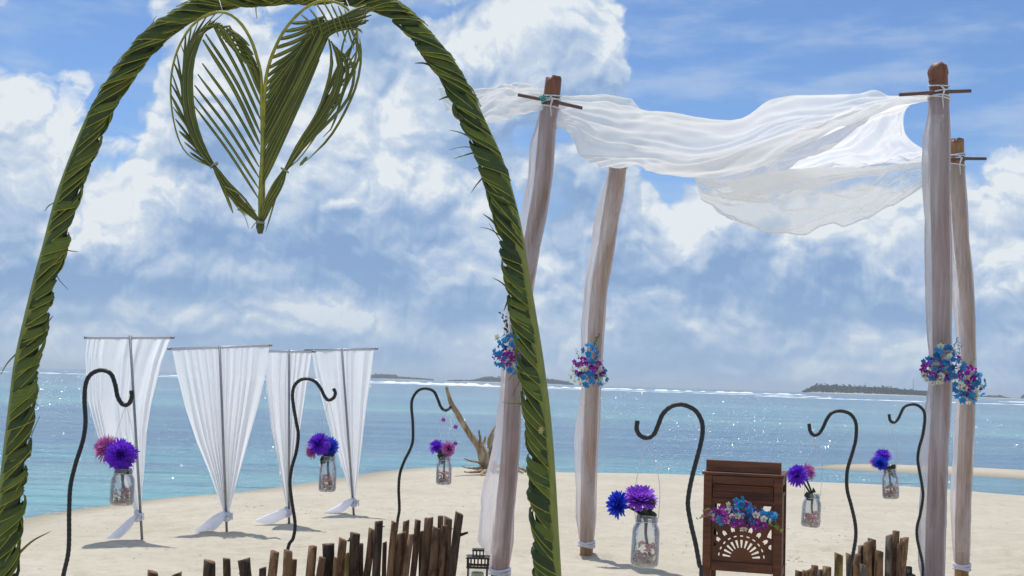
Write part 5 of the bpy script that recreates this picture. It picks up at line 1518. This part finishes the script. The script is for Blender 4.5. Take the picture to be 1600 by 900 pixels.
for k, (x, y, w, xb, dy, mt, lb) in enumerate(left):
    stub = (713, 837, 731, 832, 6.5) if k == 31 else (591, 823, 601, 822.5, 2.5) if k == 18 else (551, 842, 543, 845, 5) if k == 15 else None
    stake(x, y, w, xb, 5.8 + dy - .3 * (x - 480) / 480, mt, lb, k + 1, stub, GL)
right = [
 (1248, 892, 10, 1247, .0, 'stake_brown', 'lowest dark-topped stake beside the lectern foot'),
 (1257.5, 891.5, 8, 1257, .03, 'stake_tan', 'small pale stake, second from the lectern'),
 (1265, 890, 9, 1265, .0, 'stake_tan', 'small tan stake, third from the lectern'),
 (1273, 883.5, 10, 1273, .06, 'stake_tan', 'short square tan stake rising a little above the low ones'),
 (1282.5, 890, 8, 1282, .0, 'stake_grey', 'low greyish stake between two short tan ones'),
 (1292, 885.5, 12, 1293, -.02, 'stake_tan', 'last of the low tan stakes, left of the open gap'),
 (1310.5, 865.5, 13, 1310, .0, 'stake_yellow', 'olive brown stake standing alone left of the black hook'),
 (1327.5, 866, 11, 1328, .04, 'stake_tan', 'stake directly behind the black hook, left of its twin'),
 (1338, 866, 11, 1339, .0, 'stake_tan', 'stake directly right of the black hook'),
 (1346, 852.5, 10, 1346, .06, 'stake_grey', 'grey stake left of the two brown ones'),
 (1355.5, 846.5, 11, 1356, .0, 'stake_tan', 'golden brown stake in the middle cluster, front one'),
 (1362.5, 842, 12, 1362, .07, 'stake_tan', 'tallest stake of the middle cluster, behind the golden one'),
 (1348.5, 882, 9, 1348, -.06, 'stake_grey', 'short grey stake in front of the middle cluster'),
 (1374, 860.5, 12, 1373, .0, 'stake_tan', 'stocky brown stake at the right of the middle cluster'),
 (1389.5, 836.5, 10, 1388, .0, 'stake_grey', 'tall grey-brown stake, left of the tallest one'),
 (1400, 829.5, 10.5, 1397, .03, 'stake_tan', 'tallest of the pale stakes, near the black lantern'),
 (1405.5, 850, 6, 1403, -.03, 'stake_brown', 'thin brown stake between the tallest and the leaning one'),
 (1413, 840.5, 12.5, 1406, .0, 'stake_tan', 'tan stake leaning right beside the black lantern')]
for k, (x, y, w, xb, dy, mt, lb) in enumerate(right):
    stake(x, y, w, xb, 6.4 + dy, mt, lb, k + 60, None, GR)

# ------------------------------------------------------------------ lanterns
def lantern(px, pw, ytop, Y, label, seed):
    kp = Y / FPX; top = P(px, ytop, Y); base = Vector((top.x, Y, hgt(top.x, Y))); Hh = top.z - base.z; w = pw * kp
    t = thing('lantern', label, 'lantern', base, 'black lanterns beside the stakes')
    Z = lambda f: base + Vector((0, 0, f * Hh))
    body_top = Hh - 26 * kp; hw = w / 2 * .90
    f = MB()
    for sx in (-1, 1):
        for sy in (-1, 1): f.box(base + Vector((sx * hw * .92, sy * hw * .92, body_top / 2 + .01)), (.012, .012, body_top))
    f.box(base + Vector((0, 0, .012)), (w, w, .024))
    for sy in (-1, 1):
        f.box(base + Vector((0, sy * hw * .92, body_top)), (w * .99, .014, .014)); f.box(base + Vector((sy * hw * .92, 0, body_top + .001)), (.0135, w * .95, .013))
    f.build('frame', M['black_iron'], t, smooth=False)
    f = MB(); zc = body_top + 7 * kp
    for sx in (-1, 1):
        for q in range(7):
            u = (q / 6 - .5) * w * .92
            f.box(base + Vector((u, sx * hw * .93, zc)), (.008, .006, 13 * kp)); f.box(base + Vector((sx * hw * .93, u, zc)), (.006, .0075, 13 * kp))
        f.box(base + Vector((0, sx * hw * .93, zc + 6.6 * kp)), (w * 1.06, .011, .008)); f.box(base + Vector((sx * hw * .93, 0, zc + 6.5 * kp)), (.0105, w * 1.03, .0075))
    f.build('slotted_collar', M['black_iron'], t, smooth=False)
    f = MB(); f.box(base + Vector((0, 0, zc + 7.4 * kp)), (w * .95, w * .95, .008)); z2 = zc + 8 * kp; cw = w * .50
    hh2 = Hh - z2
    for sx in (-1, 1):
        for q in range(4):
            u = (q / 3 - .5) * cw * .9
            f.box(base + Vector((u, sx * cw * .46, z2 + hh2 / 2)), (.008, .006, hh2)); f.box(base + Vector((sx * cw * .46, u, z2 + hh2 / 2)), (.006, .0075, hh2 * .98))
    f.box(base + Vector((0, 0, z2 + hh2 - .004)), (cw * 1.06, cw * 1.06, .012))
    f.build('chimney_cap', M['black_iron'], t, smooth=False)
    for sx, nm in ((-1, 0), (1, 1)):
        f = MB(); f.box(base + Vector((0, sx * hw * .84, body_top / 2 + .01)), (w * .80, .002, body_top * .94)); f.build('pane', M['pane'], t, smooth=False)
        f = MB(); f.box(base + Vector((sx * hw * .84, 0, body_top / 2 + .01)), (.002, w * .78, body_top * .94)); f.build('pane', M['pane'], t, smooth=False)
    ch = max(.05, (P(px, 894, Y).z - base.z)) if ytop < 870 else body_top * .55
    c = thing('candle', ('pale green pillar candle inside the lantern by the left post', 'pale green candle inside the lantern beside the leaning tan stake')[seed - 1], 'candle', base + Vector((0, 0, .025)), 'candles in the lanterns')
    f = MB(); lathe(f, base + Vector((0, 0, .025)), [(.001, 0), (w * .27, 0), (w * .28, ch * .5), (w * .27, ch - .03), (w * .25, ch - .025), (w * .22, ch - .032), (.001, ch - .034)], 24)
    f.build('wax', M['candle'], c); f = MB(); tube(f, [base + Vector((0, 0, ch - .012)), base + Vector((.001, 0, ch + .005))], .0013, 5); f.build('wick', M['black_iron'], c)
lantern(747.5, 35, 858, 8.45, 'black square lantern with slotted top at the foot of the left post', 1)
lantern(1419, 17, 885.5, 8.0, 'black lantern top showing beside the leaning tan stake', 2)

# ------------------------------------------------------------------ carved lectern
LY = 7.5
lb_ = P(1160, 990, LY); lb_.y = LY; lb_.x = P(1159, 880, LY).x
lect = thing('lectern', 'dark brown wooden lectern with a carved sunburst panel', 'lectern', Vector((lb_.x, LY, hgt(lb_.x, LY))))
lect.rotation_euler = (0, 0, R(-16))
zb = lect.location.z
px2m = LY / FPX
LW, LD = .468, .36
ztop = P(1160, 744, LY).z - zb; zlip = P(1160, 720.5, LY).z - zb
zpb = P(1160, 879, LY).z - zb; zpt = P(1160, 786, LY).z - zb; zfb = P(1160, 894, LY).z - zb
def lpart(name, boxes, mat=None, smooth=False, bev=.003):
    mb = MB()
    for c, s_ in boxes: mb.box(c, s_)
    me = bpy.data.meshes.new(name); me.from_pydata([tuple(v) for v in mb.v], [], mb.f); me.materials.append(mat or M['teak'])
    bm = bmesh.new(); bm.from_mesh(me)
    if bev: bmesh.ops.bevel(bm, geom=list(bm.edges), offset=bev, segments=1, affect='EDGES', clamp_overlap=True)
    bmesh.ops.recalc_face_normals(bm, faces=bm.faces); bm.to_mesh(me); bm.free()
    o = bpy.data.objects.new(name, me); C.objects.link(o); o.parent = lect; return o
fr_w = .050
for sx in (-1, 1):
    lpart('front_stile', [((sx * (LW / 2 - fr_w / 2), 0, ztop / 2), (fr_w, .034, ztop))])
    lpart('back_leg', [((sx * (LW / 2 - .02), LD, ztop / 2), (.04, .034, ztop - .002))])
    lpart('side_rail', [((sx * (LW / 2 - .018), LD / 2, ztop - .03), (.026, LD - .036, .055)), ((sx * (LW / 2 - .018), LD / 2, ztop - .115), (.026, LD - .036, .022))])
    lpart('side_panel', [((sx * (LW / 2 - .018), LD / 2, (zfb + ztop - .13) / 2 + .01), (.014, LD - .036, ztop - .13 - zfb))])
    lpart('side_bottom_rail', [((sx * (LW / 2 - .018), LD / 2, zfb - .01), (.026, LD - .036, .05))])
iw = LW - 2 * fr_w - .001
lpart('top_rail', [((0, 0, ztop - .026), (iw, .030, .050))])
lpart('upper_panel', [((0, .006, (ztop - .05 + zpt) / 2), (iw, .014, ztop - .052 - zpt))])
lpart('panel_bead', [((0, -.008, ztop - .060), (iw * .94, .010, .008)), ((0, -.008, ztop - .105), (iw * .94, .010, .008)), ((-iw * .47, -.008, ztop - .0825), (.007, .009, .036)), ((iw * .47, -.008, ztop - .0825), (.007, .009, .036))], bev=.001)
lpart('middle_rail', [((0, 0, zpt + .012), (iw, .026, .022))])
lpart('bottom_rail', [((0, 0, (zfb + zpb) / 2), (iw, .030, zpb - zfb - .002))])
lpart('desk_top', [((0, LD / 2 + .01, ztop + .010), (LW + .02, LD + .06, .018))])
lip = lpart('lip_board', [((0, .016, (ztop + .02 + zlip) / 2), (LW * .955, .022, zlip - ztop - .02))])
lpart('lower_shelf', [((0, LD / 2, .22), (LW - .09, LD - .05, .016))])
# sunburst fretwork: one board pierced with real holes
cu = bpy.data.curves.new('fretwork', 'CURVE'); cu.dimensions = '2D'; cu.fill_mode = 'BOTH'; cu.extrude = .006
def spl(pts):
    s_ = cu.splines.new('POLY'); s_.points.add(len(pts) - 1)
    for i, (x, y) in enumerate(pts): s_.points[i].co = (x, y, 0, 1)
    s_.use_cyclic_u = True
hw_ = iw / 2; ph_ = zpt - zpb
spl([(-hw_, 0), (hw_, 0), (hw_, ph_), (-hw_, ph_)])
q5 = px2m / 5.0          # pixels of my five-fold enlargement
cx0, cy0 = -.004, .022
def polar(r, a): return (cx0 + r * math.cos(a), cy0 + r * math.sin(a))
for k in range(11):
    a = R(8 + 164 * k / 10)
    r0_, r1_, h0, h1 = 84 * q5, 142 * q5, 4.6 * q5, 9.5 * q5
    ca, sa = math.cos(a), math.sin(a)
    f_ = lambda r, h: (cx0 + r * ca - h * sa, cy0 + r * sa + h * ca)
    spl([f_(r0_, -h0), f_(r1_, -h1), f_(r1_ + 3 * q5, 0), f_(r1_, h1), f_(r0_, h0)])
for k in range(11):
    a = R(8 + 164 * k / 10); da = R(3.9); r0_, r1_ = 168 * q5, 178 * q5
    spl([polar(r0_, a - da), polar(r1_, a - da), polar(r1_, a), polar(r1_, a + da), polar(r0_, a + da), polar(r0_, a)])
for k in range(9):
    a = R(20 + 140 * k / 8); r0_ = 205 * q5; ca, sa = math.cos(a), math.sin(a)
    g_ = lambda r, h: (cx0 + r * q5 * ca - h * q5 * sa, cy0 + r * q5 * sa + h * q5 * ca)
    pts = [g_(207, -13), g_(232, -15), g_(246, -8), g_(251, 0), g_(246, 8), g_(232, 15), g_(207, 13), g_(214, 0)]
    if all(abs(p[0]) < hw_ - .006 and p[1] < ph_ - .006 for p in pts): spl(pts)
yt = ph_ - .012
spl([(-hw_ + .014, yt), (-hw_ + .052, yt), (-hw_ + .030, yt - .060), (-hw_ + .014, yt - .066)])
spl([(hw_ - .014, yt), (hw_ - .060, yt), (hw_ - .080, yt - .10), (hw_ - .050, yt - .11), (hw_ - .032, yt - .05)])
for sx in (-1, 1):
    x0 = sx * (hw_ - .012)
    spl([(x0, .150), (x0 - sx * .026, .158), (x0 - sx * .020, .176), (x0 - sx * .004, .205), (x0, .200)])
    spl([(x0, .083), (x0 - sx * .018, .092), (x0 - sx * .014, .108), (x0, .116)])
tmp = bpy.data.objects.new('fretwork_curve', cu); C.objects.link(tmp)
dg = bpy.context.evaluated_depsgraph_get()
me = bpy.data.meshes.new_from_object(tmp.evaluated_get(dg)); bpy.data.objects.remove(tmp)
fo = bpy.data.objects.new('sunburst_panel', me); C.objects.link(fo); fo.parent = lect; fo.rotation_euler = (R(90), 0, 0); fo.location = (0, 0.003, zpb)
me.materials.clear(); me.materials.append(M['teak'])
orchid_bunch(P(1160, 806, LY - .10), [(1157, 797, 24, 13, 'bbbwbp'), (1136, 806, 22, 14, 'ppbbw'), (1158, 812, 26, 13, 'ppwpbp'), (1184, 808, 22, 12, 'bbpw'), (1184, 820, 18, 7, 'pp'), (1205, 808, 10, 7, 'bb'), (1118, 803, 12, 9, 'ppp'), (1155, 785, 9, 8, 'bb')], 'wide orchid garland across the front of the lectern', 5, 120, .0165,
             sprays=[([(1120, 808, 0), (1105, 806, .02), (1090, 812, .03)], 'green_yellow', 12, .022), ([(1120, 804, 0), (1108, 796, .02), (1098, 800, .03)], 'green_yellow', 8, .018), ([(1195, 818, 0), (1208, 822, .02), (1222, 832, .03)], 'green_yellow', 12, .022), ([(1198, 812, 0), (1210, 816, .02), (1218, 826, .02)], 'green', 10, .018)])

# ------------------------------------------------------------------ driftwood snag
DY = on_plane(758, 741, 0)[1]
db = G(758, 741); DY = db.y
t = thing('driftwood', 'bleached driftwood snag with roots and one long slanting trunk on the beach tip', 'driftwood', db)
def limb(pts, ws, name, par=t, sd_=0, seg=10):
    path = even(catmull([P(x, y, DY + d_) for x, y, d_ in pts], 80), 26); w = catmull([(a, 0, 0) for a in ws], 26)[:, 0]
    mb = MB(); tube(mb, [tuple(p) for p in path], [max(.004, a * DY / FPX / 2 * (1 + .12 * nz(i * .6, sd_))) for i, a in enumerate(w)], seg, shape=lambda i, ph: 1 + .16 * nz(math.cos(ph) * 2, math.sin(ph) * 2 + sd_, i * .25))
    return mb.build(name, M['driftwood'], par)
limb([(762, 735, 0), (758, 718, 0), (748, 698, 0), (733, 677, 0), (718, 652, -.05), (706, 632, -.1), (701, 618, -.1), (697.5, 604, -.1)], [20, 19, 12, 9, 9.5, 9, 6.5, 4.5], 'trunk', sd_=1, seg=14)
limb([(763, 722, -.02), (768, 705, 0), (764, 690, 0), (768, 678, .05), (776, 663, .1)], [12, 9, 6, 5, 1.5], 'branch', sd_=2)
limb([(764, 700, 0), (768, 688, -.05), (771, 678, -.1)], [6, 5, 3], 'branch', sd_=3)
limb([(756, 712, -.02), (751, 695, -.04), (750, 684, -.05), (748, 672, -.05)], [10, 6, 4, 2], 'branch', sd_=4)
limb([(752, 700, -.02), (757, 688, -.06), (758, 682, -.07)], [7, 5, 2], 'branch', sd_=5)
limb([(757, 728, -.02), (746, 722, -.2), (734, 720, -.3), (725, 716, -.35)], [9, 4, 3, 1.5], 'root', sd_=6)
limb([(757, 733, -.02), (744, 732, -.25), (730, 731, -.4), (722, 729, -.4)], [9, 5, 3, 1.5], 'root', sd_=7)
limb([(758, 735, -.02), (745, 737, -.4), (733, 738, -.6), (725, 737, -.6)], [10, 6, 4, 2], 'root', sd_=8)
limb([(760, 735, -.05), (752, 741, -.7), (762, 744, -.9), (768, 745, -1.0)], [9, 6, 4, 2], 'root', sd_=9)
limb([(762, 730, 0), (770, 722, .1), (774, 727, .1), (770, 738, 0)], [9, 8, 6, 6], 'root', sd_=10)
limb([(762, 732, 0), (780, 728, .2), (800, 729, .2), (815, 732, .1), (822, 737, 0)], [10, 6, 5, 5, 4], 'root', sd_=11)
limb([(768, 735, 0), (790, 738, -.1), (806, 735, -.1), (818, 739, -.1)], [7, 5, 5, 3], 'root', sd_=12)

# ------------------------------------------------------------------ sea air
m, t, out = material('sea_air')
vol = t.node('ShaderNodeVolumePrincipled')
vol.inputs['Color'].default_value = (.80, .90, 1.0, 1)
vol.inputs['Density'].default_value = .00022
vol.inputs['Anisotropy'].default_value = .2
t.put(out.inputs['Volume'], vol)
mb = MB(); mb.box((0, 1500, 12.0), (16000, 16000, 34.0))
hz_ = mb.build('haze', m, smooth=False); tag(hz_, kind='stuff')
